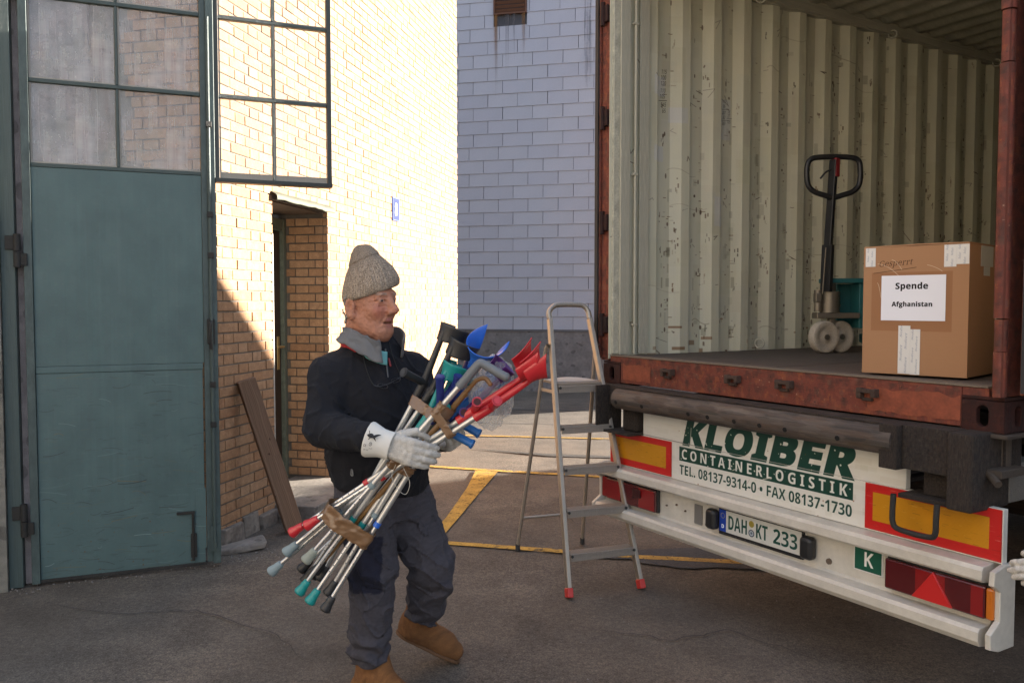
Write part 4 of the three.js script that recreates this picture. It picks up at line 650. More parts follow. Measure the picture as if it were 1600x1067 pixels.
  for (const x of [.28, 2.16]) for (const z of [-1.75, -3.06, -4.37]) mesh('mudguard', sheet(Array.from({ length: 13 }, (_, i) => { const a = mix(.25, Math.PI - .25, i / 12); return [-.2, .2].map((d) => V(x + d, .515 + .585 * Math.sin(a), z + .585 * Math.cos(a))); }), .006), mat([.03, .03, .03], .7), t);
  mesh('tool_locker', rbx(.1, 2.3, .45, 1.0, -7.2, -6.4, .01), grime, t);
  mesh('landing_leg', join(rbx(.5, .62, .05, 1.0, -9.6, -9.48, .01), rbx(1.8, 1.92, .05, 1.0, -9.6, -9.48, .01), rbx(.42, .70, 0, .05, -9.68, -9.4, .01), rbx(1.72, 2.0, 0, .05, -9.68, -9.4, .01)), grime, t);
}
{ // the tractor that pulls it, standing beyond the frame; its cab throws part of the shade on the yard
  const k = thing('tractor_unit', 'white truck tractor unit coupled to the far end of the container trailer', 'truck', TP, TROT);
  const side = new THREE.Shape([[-13.7, .9], [-13.7, 3.18], [-14.4, 3.26], [-16.9, 3.26], [-17.2, 2.9], [-17.35, 1.9], [-17.4, .45], [-17.1, .35], [-13.7, .6]].map(([z, y]) => new THREE.Vector2(z, y)));
  mesh('cab', new THREE.ExtrudeGeometry(side, { depth: 2.40, bevelEnabled: true, bevelSize: .03, bevelThickness: .03, bevelSegments: 2 }).rotateY(-Math.PI / 2).translate(2.42, 0, 0), whitePaint, k);
  mesh('windscreen', bx(.2, 2.24, 1.95, 2.85, -17.42, -17.36), phys([.02, .025, .03], .05, { clearcoat: 1 }), k);
  mesh('chassis', bx(.75, 1.69, .7, 1.0, -17, -10.6), grime, k);
  const tg = new THREE.CylinderGeometry(.5, .5, .34, 32).rotateZ(Math.PI / 2);
  for (const [x, z] of [[.22, -16.3], [2.22, -16.3], [.25, -11], [2.19, -11]]) mesh('wheel', tg.clone().translate(x, .5, z), mat([.02, .02, .02], .85), k);
}

// ------------------------------------------------------------------ cardboard box and pallet truck in the container
{
  const g = thing('cardboard_box', 'brown cardboard box with white donation label at the container mouth', 'box', [TP[0], CY + .168, TP[2]], TROT);
  // local corner (u, z): front left (1.72,-.15) front right (2.15,-.246)
  const inner = new THREE.Group(); const A = V(1.72, 0, -.15), B = V(2.15, 0, -.246), W = A.distanceTo(B), Hb = .562, Dp = .46;
  const rot = Math.atan2(-(B.z - A.z), B.x - A.x);
  const place = (geo) => geo.translate(0, 0, 0).rotateY(rot).translate(A.x, 0, A.z);
  const cardT = ctex(1024, 1024, (x, w, h) => { x.fillStyle = 'rgb(166,124,88)'; x.fillRect(0, 0, w, h); for (let i = 0; i < 1200; i++) { x.fillStyle = `rgba(${rnd() < .5 ? '148,104,66' : '188,142,98'},${rr(.03, .12)})`; x.fillRect(rnd() * w, rnd() * h, rr(10, 300), rr(1, 3)); } });
  const card = mat([1, 1, 1], .85, { map: cardT, bumpMap: again(grain, 2), bumpScale: .0006 });
  const frontT = ctex(1024, 1296, (x, w, h) => {
    x.fillStyle = 'rgb(166,124,88)'; x.fillRect(0, 0, w, h);
    for (let i = 0; i < 1000; i++) { x.fillStyle = `rgba(${rnd() < .5 ? '150,106,68' : '188,142,98'},${rr(.03, .1)})`; x.fillRect(rnd() * w, rnd() * h, rr(10, 240), rr(1, 3)); }
    x.fillStyle = 'rgba(140,92,56,.5)'; x.fillRect(w * .085, h * .2, w * .77, h * .46);
    x.strokeStyle = 'rgba(70,44,26,.9)'; x.fillStyle = 'rgba(70,44,26,.9)'; x.lineWidth = 6; x.font = 'italic 82px serif'; x.save(); x.translate(w * .15, h * .155); x.rotate(-.05); x.fillText('Gesperrt', 0, 0); x.restore();
    x.beginPath(); x.moveTo(w * .1, h * .205); x.bezierCurveTo(w * .25, h * .19, w * .4, h * .18, w * .52, h * .165); x.stroke();
    x.strokeStyle = 'rgba(214,190,160,.8)'; x.lineWidth = 5; for (const [a, b, c, d] of [[.14, .13, .36, .235], [.28, .1, .38, .18], [.62, .15, .76, .2], [.14, .28, .18, .4]]) { x.beginPath(); x.moveTo(w * a, h * b); x.quadraticCurveTo(w * (a + c) / 2, h * (b + .01), w * c, h * d); x.stroke(); }
  });
  const th = .006;
  mesh('front_panel', (() => { const q = new THREE.BoxGeometry(W, Hb, th).translate(W / 2, Hb / 2, -th / 2); return place(q); })(), mat([1, 1, 1], .85, { map: frontT }), g);
  mesh('side_panel', place(new THREE.BoxGeometry(th, Hb - .002, Dp - th).translate(W - th / 2 - .0005, Hb / 2, -th - (Dp - th) / 2)), card, g);
  mesh('side_panel', place(new THREE.BoxGeometry(th, Hb - .002, Dp - th).translate(th / 2 + .0005, Hb / 2, -th - (Dp - th) / 2)), card, g);
  mesh('back_panel', place(new THREE.BoxGeometry(W - 2 * th - .002, Hb - .002, th).translate(W / 2, Hb / 2, -Dp + th / 2)), card, g);
  mesh('top_flap', place(join(new THREE.BoxGeometry(W / 2 - .002, th, Dp - .002).rotateZ(.012).translate(W / 4, Hb + .004, -Dp / 2), new THREE.BoxGeometry(W / 2 - .002, th, Dp - .002).rotateZ(-.01).translate(W * .75, Hb + .005, -Dp / 2))), card, g);
  mesh('bottom_panel', place(new THREE.BoxGeometry(W - 2 * th - .004, th, Dp - 2 * th - .004).translate(W / 2, th / 2 + .001, -Dp / 2)), card, g);
  const labelT = ctex(1024, 800, (x, w, h) => { x.fillStyle = '#e9e9ee'; x.fillRect(0, 0, w, h); x.fillStyle = '#111'; x.textAlign = 'center'; x.strokeStyle = '#111'; x.lineWidth = 5; x.font = 'bold 150px sans-serif'; x.fillText('Spende', w * .48, h * .3); x.strokeText('Spende', w * .48, h * .3); x.font = 'bold 112px sans-serif'; x.fillText('Afghanistan', w * .49, h * .685); x.strokeText('Afghanistan', w * .49, h * .685); });
  { const lg = new THREE.PlaneGeometry(W * .612, .198, 10, 4); mesh('paper_label', place(lg.translate(W * .492, Hb * .598, .0032)), mat([1, 1, 1], .75, { map: labelT }), g); }
  const tapeT = ctex(256, 512, (x, w, h) => { x.fillStyle = 'rgb(216,214,208)'; x.fillRect(0, 0, w, h); x.fillStyle = 'rgba(90,100,130,.75)'; x.font = 'italic 60px serif'; for (let i = 0; i < 4; i++) { x.save(); x.translate(w * (.3 + .4 * (i % 2)), h * (.25 + .25 * i)); x.rotate(-1.5); x.fillText('Sofort', 0, 0); x.restore(); } });
  const tape = mat([1, 1, 1], .4, { map: tapeT });
  const tp = (x0, x1, y0, y1, z = .0028) => mesh('packing_tape', place(bx(x0, x1, y0, y1, .0005, z)), tape, g);
  tp(W * .36, W * .475, .004, .215, .0016); tp(W * .476, W * .57, .002, .2, .002); tp(W * .02, W * .12, Hb - .085, Hb - .002, .0016); tp(W * .775, W * .885, Hb - .095, Hb - .002, .0016); tp(W * .886, W * .998, Hb - .085, Hb - .002, .002);
  mesh('packing_tape', place(join(bx(W + .0002, W + .0016, Hb - .09, Hb - .002, -.30, -.14), bx(W + .0002, W + .0016, Hb - .13, Hb - .091, -.26, -.18))), mat([.5, .48, .42], .4), g);
}
{
  const g = thing('pallet_truck', 'teal hand pallet truck with black loop handle standing inside the container', 'pallet truck', [TP[0], CY + .159, TP[2]], TROT);
  const teal = mat([.02, .15, .165], .45, { map: again(mottle, 3) }), black = mat([.012, .012, .013], .4), steel = mat([.30, .27, .22], .5, { metalness: .75, map: again(mottle, 5) });
  const wheelM = mat([.62, .56, .47], .6, { map: again(mottle, 5) });
  // r runs to the right as seen from the yard, n towards the yard
  const o = V(.548, 0, -1.415), r = V(.5195, 0, -.8545), n = V(.8545, 0, .5195);
  const P = (x, y, z) => o.clone().addScaledVector(r, x).addScaledVector(n, z).setY(y);
  const box = (x0, x1, y0, y1, z0, z1, rd = .006) => rbx(x0, x1, y0, y1, z0, z1, rd).applyMatrix4(new THREE.Matrix4().makeBasis(r, V(0, 1, 0), n)).translate(o.x, 0, o.z);
  const wg = new THREE.LatheGeometry([[.0, .026], [.022, .03], [.03, .02], [.06, .018], [.07, .03], [.098, .03], [.104, .022], [.104, -.022], [.098, -.03], [.07, -.03], [.06, -.018], [.03, -.02], [0, -.026]].map(([q, y]) => new THREE.Vector2(q, y)), 40).rotateX(Math.PI / 2).rotateY(.35);
  for (const [x, z] of [[-.045, .05], [.085, -.03]]) { const wl = mesh('steer_wheel', wg.clone().applyMatrix4(new THREE.Matrix4().makeBasis(r, V(0, 1, 0), n)).translate(...P(x, .105, z).toArray()), wheelM, g); mesh('hub', rod(P(x - .01, .105, z - .034), P(x + .012, .105, z + .036), .018), steel, wl); }
  mesh('axle_yoke', join(box(-.09, .19, .225, .262, -.05, .05), box(.0, .04, .1, .225, -.02, .03)), steel, g);
  mesh('pump', join(rod(P(.01, .262, 0), P(.01, .40, 0), .062, .062, 28), rod(P(.01, .40, 0), P(.01, .455, 0), .036, .034, 20), rod(P(-.075, .27, .02), P(-.075, .41, .02), .026, .026, 16), rod(P(.01, .30, 0), P(.01, .316, 0), .066, .066, 28), box(-.10, -.06, .33, .39, .0, .05)), steel, g);
  mesh('body', join(box(-.03, .26, .455, .485, -.10, .05), box(.10, .27, .17, .454, -.16, -.11), box(.19, .26, .16, .454, -.109, .03)), teal, g);
  for (const s of [-.17, .03]) mesh('fork', box(.275, 1.35, .06, .12, s, s + .14, .008), teal, g);
  mesh('handle_shaft', join(bar(P(-.035, .40, .05), P(-.03, .70, .06), .075, .03, V(0, 0, 1)), bar(P(-.03, .68, .06), P(-.01, 1.24, .08), .052, .03, V(0, 0, 1), .006)), black, g);
  { const lp = (x, y) => P(x - .01, y, .08);
    const H = mesh('handle_loop', tube([lp(0, 1.0), lp(.06, 1.015), lp(.12, 1.035), lp(.158, 1.07), lp(.17, 1.12), lp(.17, 1.18), lp(.162, 1.225), lp(.135, 1.248), lp(.08, 1.256), lp(0, 1.258), lp(-.08, 1.256), lp(-.135, 1.248), lp(-.162, 1.225), lp(-.172, 1.18), lp(-.17, 1.12), lp(-.158, 1.07), lp(-.12, 1.035), lp(-.06, 1.015)], .0175, 90, 10, true), black, g);
    mesh('trigger', tube([lp(-.01, 1.18), lp(-.05, 1.16), lp(-.085, 1.12)], .006, 12, 6), black, H);
    mesh('grip_block', bar(lp(.012, 1.13), lp(.012, 1.25), .04, .04, V(0, 0, 1), .006), mat([.22, .015, .02], .4), H); }
  mesh('pull_chain', rod(P(-.065, .38, .07), P(-.055, .68, .09), .004), steel, g);
}

// ------------------------------------------------------------------ stepladder
{
  const g = thing('stepladder', 'open aluminium stepladder with red feet between the man and the trailer', 'ladder');
  const alu = mat([.50, .47, .42], .42, { metalness: .75, map: again(mottle, 4), bumpMap: again(grain, 4), bumpScale: .0008 }), aluT = mat([.46, .43, .39], .5, { metalness: .6, map: again(mottle, 4), bumpMap: again(grain, 6), bumpScale: .002 }), red = mat([.5, .035, .03], .45), blk = mat([.03, .03, .03], .6), wornTop = mat([.42, .37, .31], .6, { metalness: .35, map: again(mottle, 5) });
  const back = V(-.286, 0, -.959), side = V(.94, 0, -.339);
  const fL = V(.322, 0, -4.597), fR = V(.752, 0, -4.752), K = .338;
  const rail = (s, y) => { const f = s < 0 ? fL : fR, inw = s < 0 ? 1 : -1; return f.clone().addScaledVector(back, K * y).addScaledVector(side, inw * (s < 0 ? .042 : .078) * y).setY(y); };
  const nrm = V(0, 1, 0).multiplyScalar(K).add(back.clone().multiplyScalar(-1)).normalize();
  for (const s of [-1, 1]) { const r = mesh('front_rail', bar(rail(s, .045), rail(s, 1.56), .024, .05, nrm, .004), alu, g); }
  const hoop = []; { const a = rail(-1, 1.56), b = rail(1, 1.56), aa = rail(-1, 1.61), bb = rail(1, 1.61), up = rail(-1, 1.645).sub(rail(-1, 1.56)); hoop.push(a, rail(-1, 1.6), a.clone().lerp(b, .1).add(up.clone().multiplyScalar(.85)), a.clone().lerp(b, .25).add(up), a.clone().lerp(b, .75).add(up), a.clone().lerp(b, .9).add(up.clone().multiplyScalar(.85)), rail(1, 1.6), b); }
  mesh('top_hoop', tube(hoop, .0165, 60, 10), alu, g);
  for (const s of [-1, 1]) mesh('rubber_foot', join(bar(rail(s, .0), rail(s, .05), .034, .06, nrm, .006)).translate(0, .004, 0), red, g);
  // treads: a ribbed plank with a front lip
  const tread = (y, dep, name) => {
    const a = rail(-1, y).addScaledVector(side, .012), b = rail(1, y).addScaledVector(side, -.012), m = new THREE.Group(); m.name = name; g.add(m);
    const L = a.distanceTo(b), geo = [rbx(-L / 2, L / 2, -.012, 0, -dep / 2, dep / 2, .002), rbx(-L / 2, L / 2, -.042, -.0125, dep / 2 - .006, dep / 2, .001), rbx(-L / 2, L / 2, -.036, -.0125, -dep / 2, -dep / 2 + .005, .001)];
    const ribs = []; for (let i = 0; i < 9; i++) ribs.push(bx(-L / 2 + .002, L / 2 - .002, .0002, .0018, -dep / 2 + .008 + i * (dep - .016) / 9, -dep / 2 + .013 + i * (dep - .016) / 9));
    m.position.copy(a).lerp(b, .5); m.rotation.y = Math.atan2(.339, .94);
    mesh('plank', join(...geo), aluT, m); mesh('ribs', join(...ribs), wornTop, m);
    for (const q of [-1, 1]) mesh('rivet', rod(V(q * (L / 2 - .006), -.012, dep / 2), V(q * (L / 2 - .006), -.012, dep / 2 + .007), .008), blk, m);
    return m;
  };
  for (const y of [.235, .465, .695, .925]) tread(y, .085, 'tread');
  { const pl = tread(1.16, .09, 'platform'), a = rail(-1, 1.16), b = rail(1, 1.16), L = a.distanceTo(b) - .03; mesh('platform_board', rbx(-L / 2, L / 2, .002, .016, -.25, .02, .003), wornTop, pl);
    mesh('platform_lip', sheet(Array.from({ length: 9 }, (_, i) => [0, 1].map((j) => V(mix(-L / 2, L / 2, i / 8), .018 + .012 * Math.sin(i / 8 * Math.PI) * j, -.02 - .17 * j))), .002), mat([.45, .42, .37], .7), pl); }
  // rear frame
  const rL = V(.039, 0, -5.507), rR = V(.484, 0, -5.656), tL = rail(-1, 1.40).addScaledVector(side, -.022).addScaledVector(back, .035), tR = rail(1, 1.40).addScaledVector(side, .022).addScaledVector(back, .035);
  const rt = (r, t) => tube([r.clone().setY(.03), r.clone().lerp(t, .3).setY(mix(.03, 1.38, .3)), r.clone().lerp(t, .7).setY(mix(.03, 1.38, .7)), r.clone().lerp(t, .96).setY(1.34), t.clone().addScaledVector(back, -.03).setY(1.40)], .0125, 40, 10);
  mesh('rear_leg', rt(rL, tL), wornTop, g); mesh('rear_leg', rt(rR, tR), wornTop, g);
  for (const r of [rL, rR]) mesh('rear_foot', rod(r.clone().setY(.0), r.clone().setY(.045), .017, .016), blk, g);
  mesh('rear_brace', rod(rL.clone().lerp(tL, .15).setY(.235), rR.clone().lerp(tR, .15).setY(.235), .009), alu, g);
  mesh('tie_bar', join(bar(rail(-1, 1.12), rL.clone().lerp(tL, .8).setY(1.12), .005, .02), bar(rail(1, 1.12), rR.clone().lerp(tR, .8).setY(1.12), .005, .02)), alu, g);
}
// ------------------------------------------------------------------ the man
const fleece = mat([.005, .0055, .009], .95, { bumpMap: again(grain, 12), bumpScale: .002 });
const trouserT = ntex(256, 256, (u, v, i, j) => { const n = .86 + .08 * ((i + j) % 4 < 2 ? 1 : -1) * .4 + .1 * tilef(u, v, 9, 2) + .1 * (rnd() - .5); return [n, n, n]; });
const gloveM = mat([.62, .60, .55], .9, { map: again(mottle, 6), bumpMap: again(grain, 9), bumpScale: .001 });
const suede = mat([.235, .105, .035], .95, { map: again(mottle, 5), bumpMap: again(grain, 10), bumpScale: .0015 });
const solesM = mat([.13, .065, .028], .8);

function makeGlove(parent, w, dir, palmN, len, curl, name, flip, part) {
  // w wrist, dir along the hand, palmN out of the palm; five fingers curled round the load
  const z = dir.clone().normalize(), n = palmN.clone().addScaledVector(z, -palmN.dot(z)).normalize(), x = n.clone().cross(z).normalize().multiplyScalar(flip);
  const L = (a, b, c) => w.clone().addScaledVector(x, a * len).addScaledVector(n, b * len).addScaledVector(z, c * len);
  const chains = [];
  const fin = [[-.19, 1.02, .95], [-.065, 1.06, 1.05], [.065, 1.04, 1.0], [.185, .97, .82]];
  fin.forEach(([sx, base, s], i) => {
    const a = L(sx, .0, base * .52 + .0), pts = [L(sx * .8, .02, .3), a]; let p = a, ang = curl * .35;
    [.27, .2, .15].forEach((l, k) => { ang += curl * [.55, .75, .6][k]; const q = p.clone().addScaledVector(z, Math.cos(ang) * l * s * len).addScaledVector(n, Math.sin(ang) * l * s * len).addScaledVector(x, sx * .03 * len); pts.push(q); p = q; });
    chains.push([pts, [.095, .088, .075, .068, .058].map((r) => r * len)]);
  });
  { const a = L(-.26, .1, .2), b = L(-.40, .24, .42), c = L(-.34, .42, .62); chains.push([[L(-.12, .04, .08), a, b, c], [.12, .1, .085, .068].map((r) => r * len)]); }
  const cuffA = L(0, 0, -.30), cuffB = L(0, 0, -.02), pal = [[-.17, .06], [-.05, .06], [.06, .06], [.16, .06]];
  const f = (p) => {
    let d = 1; for (const [sx] of pal) d = smin(d, cap(p, L(sx * .8, .01, .06), L(sx * 1.05, .01, .52), .115 * len, .10 * len), .05 * len);
    for (const [pts, r] of chains) { let q = 1; for (let i = 0; i < pts.length - 1; i++) q = Math.min(q, cap(p, pts[i], pts[i + 1], r[i], r[i + 1])); d = smin(d, q, .035 * len); }
    return d + .0013 * noise(p.x * 45, p.y * 45, p.z * 45);
  };
  const [lo, hi] = bounds([w, ...chains.flatMap((c) => c[0])], .05);
  const g = skin(f, lo, hi, .0042);
  const gm = mesh(name, g, gloveM, parent);
  // knitted cuff, flared open
  const ringAt = (t, r) => Array.from({ length: 28 }, (_, i) => { const a = i / 28 * 2 * Math.PI; return L(0, .01, t).addScaledVector(x, Math.cos(a) * r * len * 1.2 * (1 + .012 * Math.cos(a * 14))).addScaledVector(n, Math.sin(a) * r * len * .85 * (1 + .012 * Math.cos(a * 14))); });
  mesh('glove_cuff', loft([ringAt(.12, .235), ringAt(.0, .23), ringAt(-.12, .235), ringAt(-.24, .265), ringAt(-.36, .295), ringAt(-.41, .29), ringAt(-.41, .265), ringAt(-.2, .23)], false, true), mat([.66, .64, .58], .85, { bumpMap: again(grain, 10), bumpScale: .001 }), gm);
  return { gm, L };
}
const man = thing('person', 'man in dark fleece and knitted cap carrying a taped bundle of crutches', 'person');
{
  const N = (a) => a;
  // joints
  const neck = at(580, 540, 3.48), chest = at(577, 615, 3.48), belly = at(588, 695, 3.47), hips = at(596, 770, 3.48);
  const shR = at(519, 588, 3.40), shL = at(640, 582, 3.60), elR = at(506, 668, 3.28), elL = at(668, 655, 3.47), wrR = at(586, 688, 3.02), wrL = at(696, 692, 3.32);
  const hpR = at(572, 778, 3.43), hpL = at(626, 778, 3.53), knR = at(583, 885, 3.33), knL = at(676, 890, 3.50), anR = at(579, 1035, 3.42), anL = at(655, 968, 3.69);
  const HS = 1.22, headC = at(574, 478, 3.46), headQ = new THREE.Quaternion().setFromEuler(new THREE.Euler(.04, 1.04, .02, 'YXZ')), headI = headQ.clone().invert();
  const q = V(0, 0, 0), toH = (p) => q.copy(p).sub(headC).applyQuaternion(headI).divideScalar(HS).clone();
  const S = (x, y, z) => V(x, y, z);
  const headF = (h) => {
    let d = ell(h, S(0, .035, .0), S(.074, .085, .085));
    d = smin(d, ell(h, S(0, -.02, .035), S(.060, .088, .064)), .03);
    for (const s of [-1, 1]) { d = smin(d, cap(h, S(s * .052, -.045, .012), S(s * .016, -.086, .064), .018, .019), .03); d = smin(d, ell(h, S(s * .039, -.012, .064), S(.024, .022, .023)), .016); }
    d = smin(d, ell(h, S(0, -.084, .066), S(.022, .017, .021)), .02);
    d = smin(d, ell(h, S(0, -.088, .018), S(.044, .03, .045)), .03);
    d = smin(d, cap(h, S(-.034, .042, .082), S(.034, .042, .082), .011, .011), .016);
    d = smin(d, cap(h, S(0, -.07, -.022), S(0, -.22, -.045), .054, .060), .035);
    for (const s of [-1, 1]) d = smax(d, -ell(h, S(s * .0335, .022, .104), S(.0185, .0125, .02)), .012);
    d = smin(d, cap(h, S(0, .036, .088), S(0, -.008, .117), .008, .0145), .012);
    for (const s of [-1, 1]) { d = smin(d, ell(h, S(s * .0135, -.017, .104), S(.0105, .0095, .013)), .008); d = smax(d, -ell(h, S(s * .008, -.0255, .110), S(.0045, .004, .006)), .004); }
    d = smin(d, cap(h, S(-.020, -.046, .085), S(.020, -.046, .085), .006, .006), .010); d = smin(d, cap(h, S(0, -.0445, .0925), S(0, -.0445, .091), .006, .006), .012);
    d = smin(d, cap(h, S(-.016, -.0595, .083), S(.016, -.0595, .083), .0068, .0068), .010);
    d = smax(d, -ell(h, S(0, -.0522, .092), S(.021, .0036, .013)), .004);
    for (const s of [-1, 1]) { // folds beside the mouth, eyeball and lids
      d = smax(d, -cap(h, S(s * .022, -.02, .101), S(s * .034, -.055, .088), .0022, .0022), .008);
      d = smin(d, ell(h, S(s * .033, .022, .079), S(.0135, .0125, .0125)), .002);
      d = smin(d, cap(h, S(s * .018, .0285, .0885), S(s * .048, .027, .079), .0052, .005), .005);
      d = smin(d, cap(h, S(s * .021, .0135, .0885), S(s * .045, .013, .079), .0036, .003), .006);
      d = smax(d, -cap(h, S(s * .022, .003, .094), S(s * .045, .002, .080), .0012, .0012), .006);
      let e = ell(h, S(s * .080, -.004, -.008), S(.011, .035, .021)); e = smax(e, -ell(h, S(s * .093, -.002, -.004), S(.012, .022, .011)), .006); e = smin(e, ell(h, S(s * .078, -.032, .0), S(.008, .010, .009)), .01); d = smin(d, e, .006);
    }
    // lines of age: crow's feet, forehead, cheek and neck creases
    const wr = .0008 * Math.sin(h.y * 520 + 3 * noise(h.x * 30, h.y * 30, h.z * 30)) * sstep(.022, .008, Math.hypot(Math.abs(h.x) - .056, h.y - .018, h.z - .066)) + .0004 * Math.sin((h.y * .6 + h.z) * 330 + 2 * noise(h.x * 25, h.y * 25, 1)) * sstep(.035, .012, Math.hypot(Math.abs(h.x) - .045, h.y + .04, h.z - .062)) + .0016 * Math.sin((h.y * .8 - h.z * .5) * 210 + 2 * noise(h.x * 14, h.y * 14, 3)) * sstep(-.085, -.12, h.y);
    return d + .0012 * fbm(h.x * 55, h.y * 55, h.z * 55, 3) + wr;
  };
  const skinBase = [.43, .19, .115];
  const faceCol = (P) => {
    const h = toH(P); let c = [...skinBase];
    const blend = (t, k) => { for (let i = 0; i < 3; i++) c[i] = mix(c[i], t[i], clamp(k, 0, 1)); };
    const near = (x, y, z, r) => 1 - sstep(r * .35, r, Math.hypot(Math.abs(h.x) - x, h.y - y, h.z - z));
    blend([.44, .135, .085], .6 * near(.04, -.014, .085, .035)); blend([.45, .135, .09], .55 * near(0, -.01, .117, .022));
    blend([.36, .13, .11], .75 * near(0, -.045, .1, .018) + .7 * near(.012, -.0445, .097, .012)); blend([.38, .14, .115], .7 * near(.004, -.0605, .098, .018));
    blend([.06, .025, .02], (Math.abs(h.y + .0522) < .003 && Math.abs(h.x) < .019 && h.z > .085) ? .85 : 0);
    blend([.36, .175, .11], .35 * near(.02, -.085, .08, .035));
    const eye = Math.hypot((Math.abs(h.x) - .033) / .0098, (h.y - .0212) / .0036); if (eye < 1 && h.z > .082) { blend([.26, .20, .17], .9); if (Math.hypot(Math.abs(h.x) - .033 - .001, h.y - .0212) < .0052) blend([.025, .02, .018], .97); }
    if (Math.abs(h.y - .043) < .0045 && Math.abs(h.x) > .016 && Math.abs(h.x) < .05 && h.z > .066) blend([.33, .26, .21], .6);
    const k = 1 + .16 * fbm(h.x * 45, h.y * 45, h.z * 45, 3), sp = noise(h.x * 130, h.y * 130, h.z * 130) > .82 ? .8 : 1; c = c.map((v) => v * sp); return c.map((v) => v * k);
  };
  // one continuous body under the clothes
  const handR = at(632, 712, 3.04), handL = at(712, 696, 3.22), toeR = at(615, 1098, 3.36), toeL = at(700, 1020, 3.74);
  const bones = [[neck, chest, .075, .12], [chest, belly, .13, .14], [belly, hips, .14, .13], [chest.clone().lerp(shR, .3), shR, .09, .06], [chest.clone().lerp(shL, .3), shL, .09, .06], [shR, elR, .055, .045], [elR, wrR, .045, .03], [shL, elL, .055, .045], [elL, wrL, .045, .03], [hips, hpR, .12, .09], [hips, hpL, .12, .09], [hpR, knR, .085, .06], [knR, anR, .058, .042], [anR, toeR, .04, .03], [hpL, knL, .085, .06], [knL, anL, .058, .042], [anL, toeL, .04, .03]];
  const bodyF = (p) => { let d = 9; for (const [a, b, r, s] of bones) d = smin(d, cap(p, a, b, r, s), .04); return d; };
  const blo = bounds(bones.flatMap((b) => [b[0], b[1]]), .13);
  const bodyLow = skin((p) => Math.max(bodyF(p), p.y - (headC.y - .17)), blo[0], blo[1].clone().setY(headC.y - .12), .016, () => skinBase);
  const h0 = headC.clone().add(V(-.2, -.27, -.2)), h1 = headC.clone().add(V(.2, .21, .2));
  const headG = skin((p) => Math.max(headF(toH(p)) * HS, (headC.y - .235) - p.y), h0, h1, .0036, faceCol);
  mesh('body', join(headG, bodyLow), phys([1, 1, 1], .55, { vertexColors: true, bumpMap: again(grain, 16), bumpScale: .0012, sheen: .15, sheenRoughness: .5 }), man);

  // grey hair below the cap
  const hairF = (p) => { const h = toH(p); let d = headF(h) - .004; d = Math.max(d, -(d + .010)); d = smax(d, -ell(h, S(0, -.02, .09), S(.10, .15, .085)), .01); d = Math.max(d, h.y - .05); d = Math.max(d, -.062 - h.y + .02 * (h.z < -.05 ? 0 : 1)); for (const s of [-1, 1]) d = smax(d, -ell(h, S(s * .082, -.006, -.006), S(.03, .042, .027)), .006); d = Math.max(d, h.z + .012); return (d + .0012 * noise(h.x * 90, h.y * 22, h.z * 90)) * HS; };
  mesh('hair', skin(hairF, h0, h1, .0045), mat([.30, .275, .245], .9), man);

  // knitted cap, lofted ring by ring; the tip is turned over
  const knit = ctex(512, 512, (c, w, h) => { c.fillStyle = '#777'; c.fillRect(0, 0, w, h); for (let y = 0; y < h; y += 16) for (let x = 0; x < w; x += 16) { const g = 120 + rr(0, 110); c.strokeStyle = `rgb(${g},${g},${g})`; c.lineWidth = 5; c.beginPath(); c.moveTo(x + 1, y + 2); c.lineTo(x + 8, y + 12); c.lineTo(x + 15, y + 2); c.stroke(); } for (let x = 0; x < w; x += 16) { c.fillStyle = 'rgba(20,20,20,.8)'; c.fillRect(x - 1.5, 0, 3, h); } }, false, true);
  knit.repeat.set(2, 1);
  const wool = ctex(512, 512, (c, w, h) => { c.fillStyle = 'rgb(150,134,116)'; c.fillRect(0, 0, w, h); for (let y = 0; y < h; y += 8) for (let x = 0; x < w; x += 8) { const k = rnd(); c.fillStyle = k < .3 ? 'rgba(112,96,82,.6)' : k < .6 ? 'rgba(188,172,152,.55)' : 'rgba(150,134,116,.4)'; c.fillRect(x, y, 8, 8); } }, true, true); wool.repeat.set(3, 2);
  const HR = [[579.5, 459.5, 42, .30], [579, 457, 45.5, .30], [579, 450, 46, .31], [577.5, 440, 43.5, .31], [575, 428, 38.5, .33], [572, 417, 32, .36], [569.5, 410, 27.2, .40], [568.5, 406.5, 24.8, .42], [568.3, 405.6, 25.3, .42], [566.8, 399, 21.5, .40], [566, 392, 18, .3], [565.8, 386, 13.5, .2], [566, 382.6, 8, .1]];
  const ringsH = HR.map(([px, py, hw, tilt], i) => { const c = at(px, py, 3.455), r = hw / FOCAL * 3.455; return Array.from({ length: 72 }, (_, j) => { const a = -j / 72 * 2 * Math.PI, k = 1 + .022 * Math.cos(a * 24) + .03 * noise(Math.cos(a) * 1.4, Math.sin(a) * 1.4, i * .35), x = Math.cos(a) * r * k, z = Math.sin(a) * r * k * .92; return V(c.x + x * Math.cos(tilt), c.y + x * Math.sin(tilt) - .10 * z * (i < 5 ? 1 : 0), c.z + z); }); });
  mesh('knitted_cap', loft(ringsH, false, true), mat([1, 1, 1], .95, { map: wool, bumpMap: knit, bumpScale: .006 }), man);

  // jacket
  const jb = [[neck.clone().add(V(0, -.02, 0)), chest, .095, .165], [chest, belly, .17, .195], [belly, at(594, 748, 3.47), .195, .198], [chest.clone().lerp(shR, .45).add(V(0, .06, 0)), shR, .10, .082], [chest.clone().lerp(shL, .45).add(V(0, .06, 0)), shL, .10, .082], [shR, elR, .088, .073], [elR, wrR.clone().lerp(elR, .12), .073, .052], [shL, elL, .086, .07], [elL, wrL.clone().lerp(elL, .15), .07, .05]];
  const collarBase = neck.clone().add(V(.01, .005, .02));
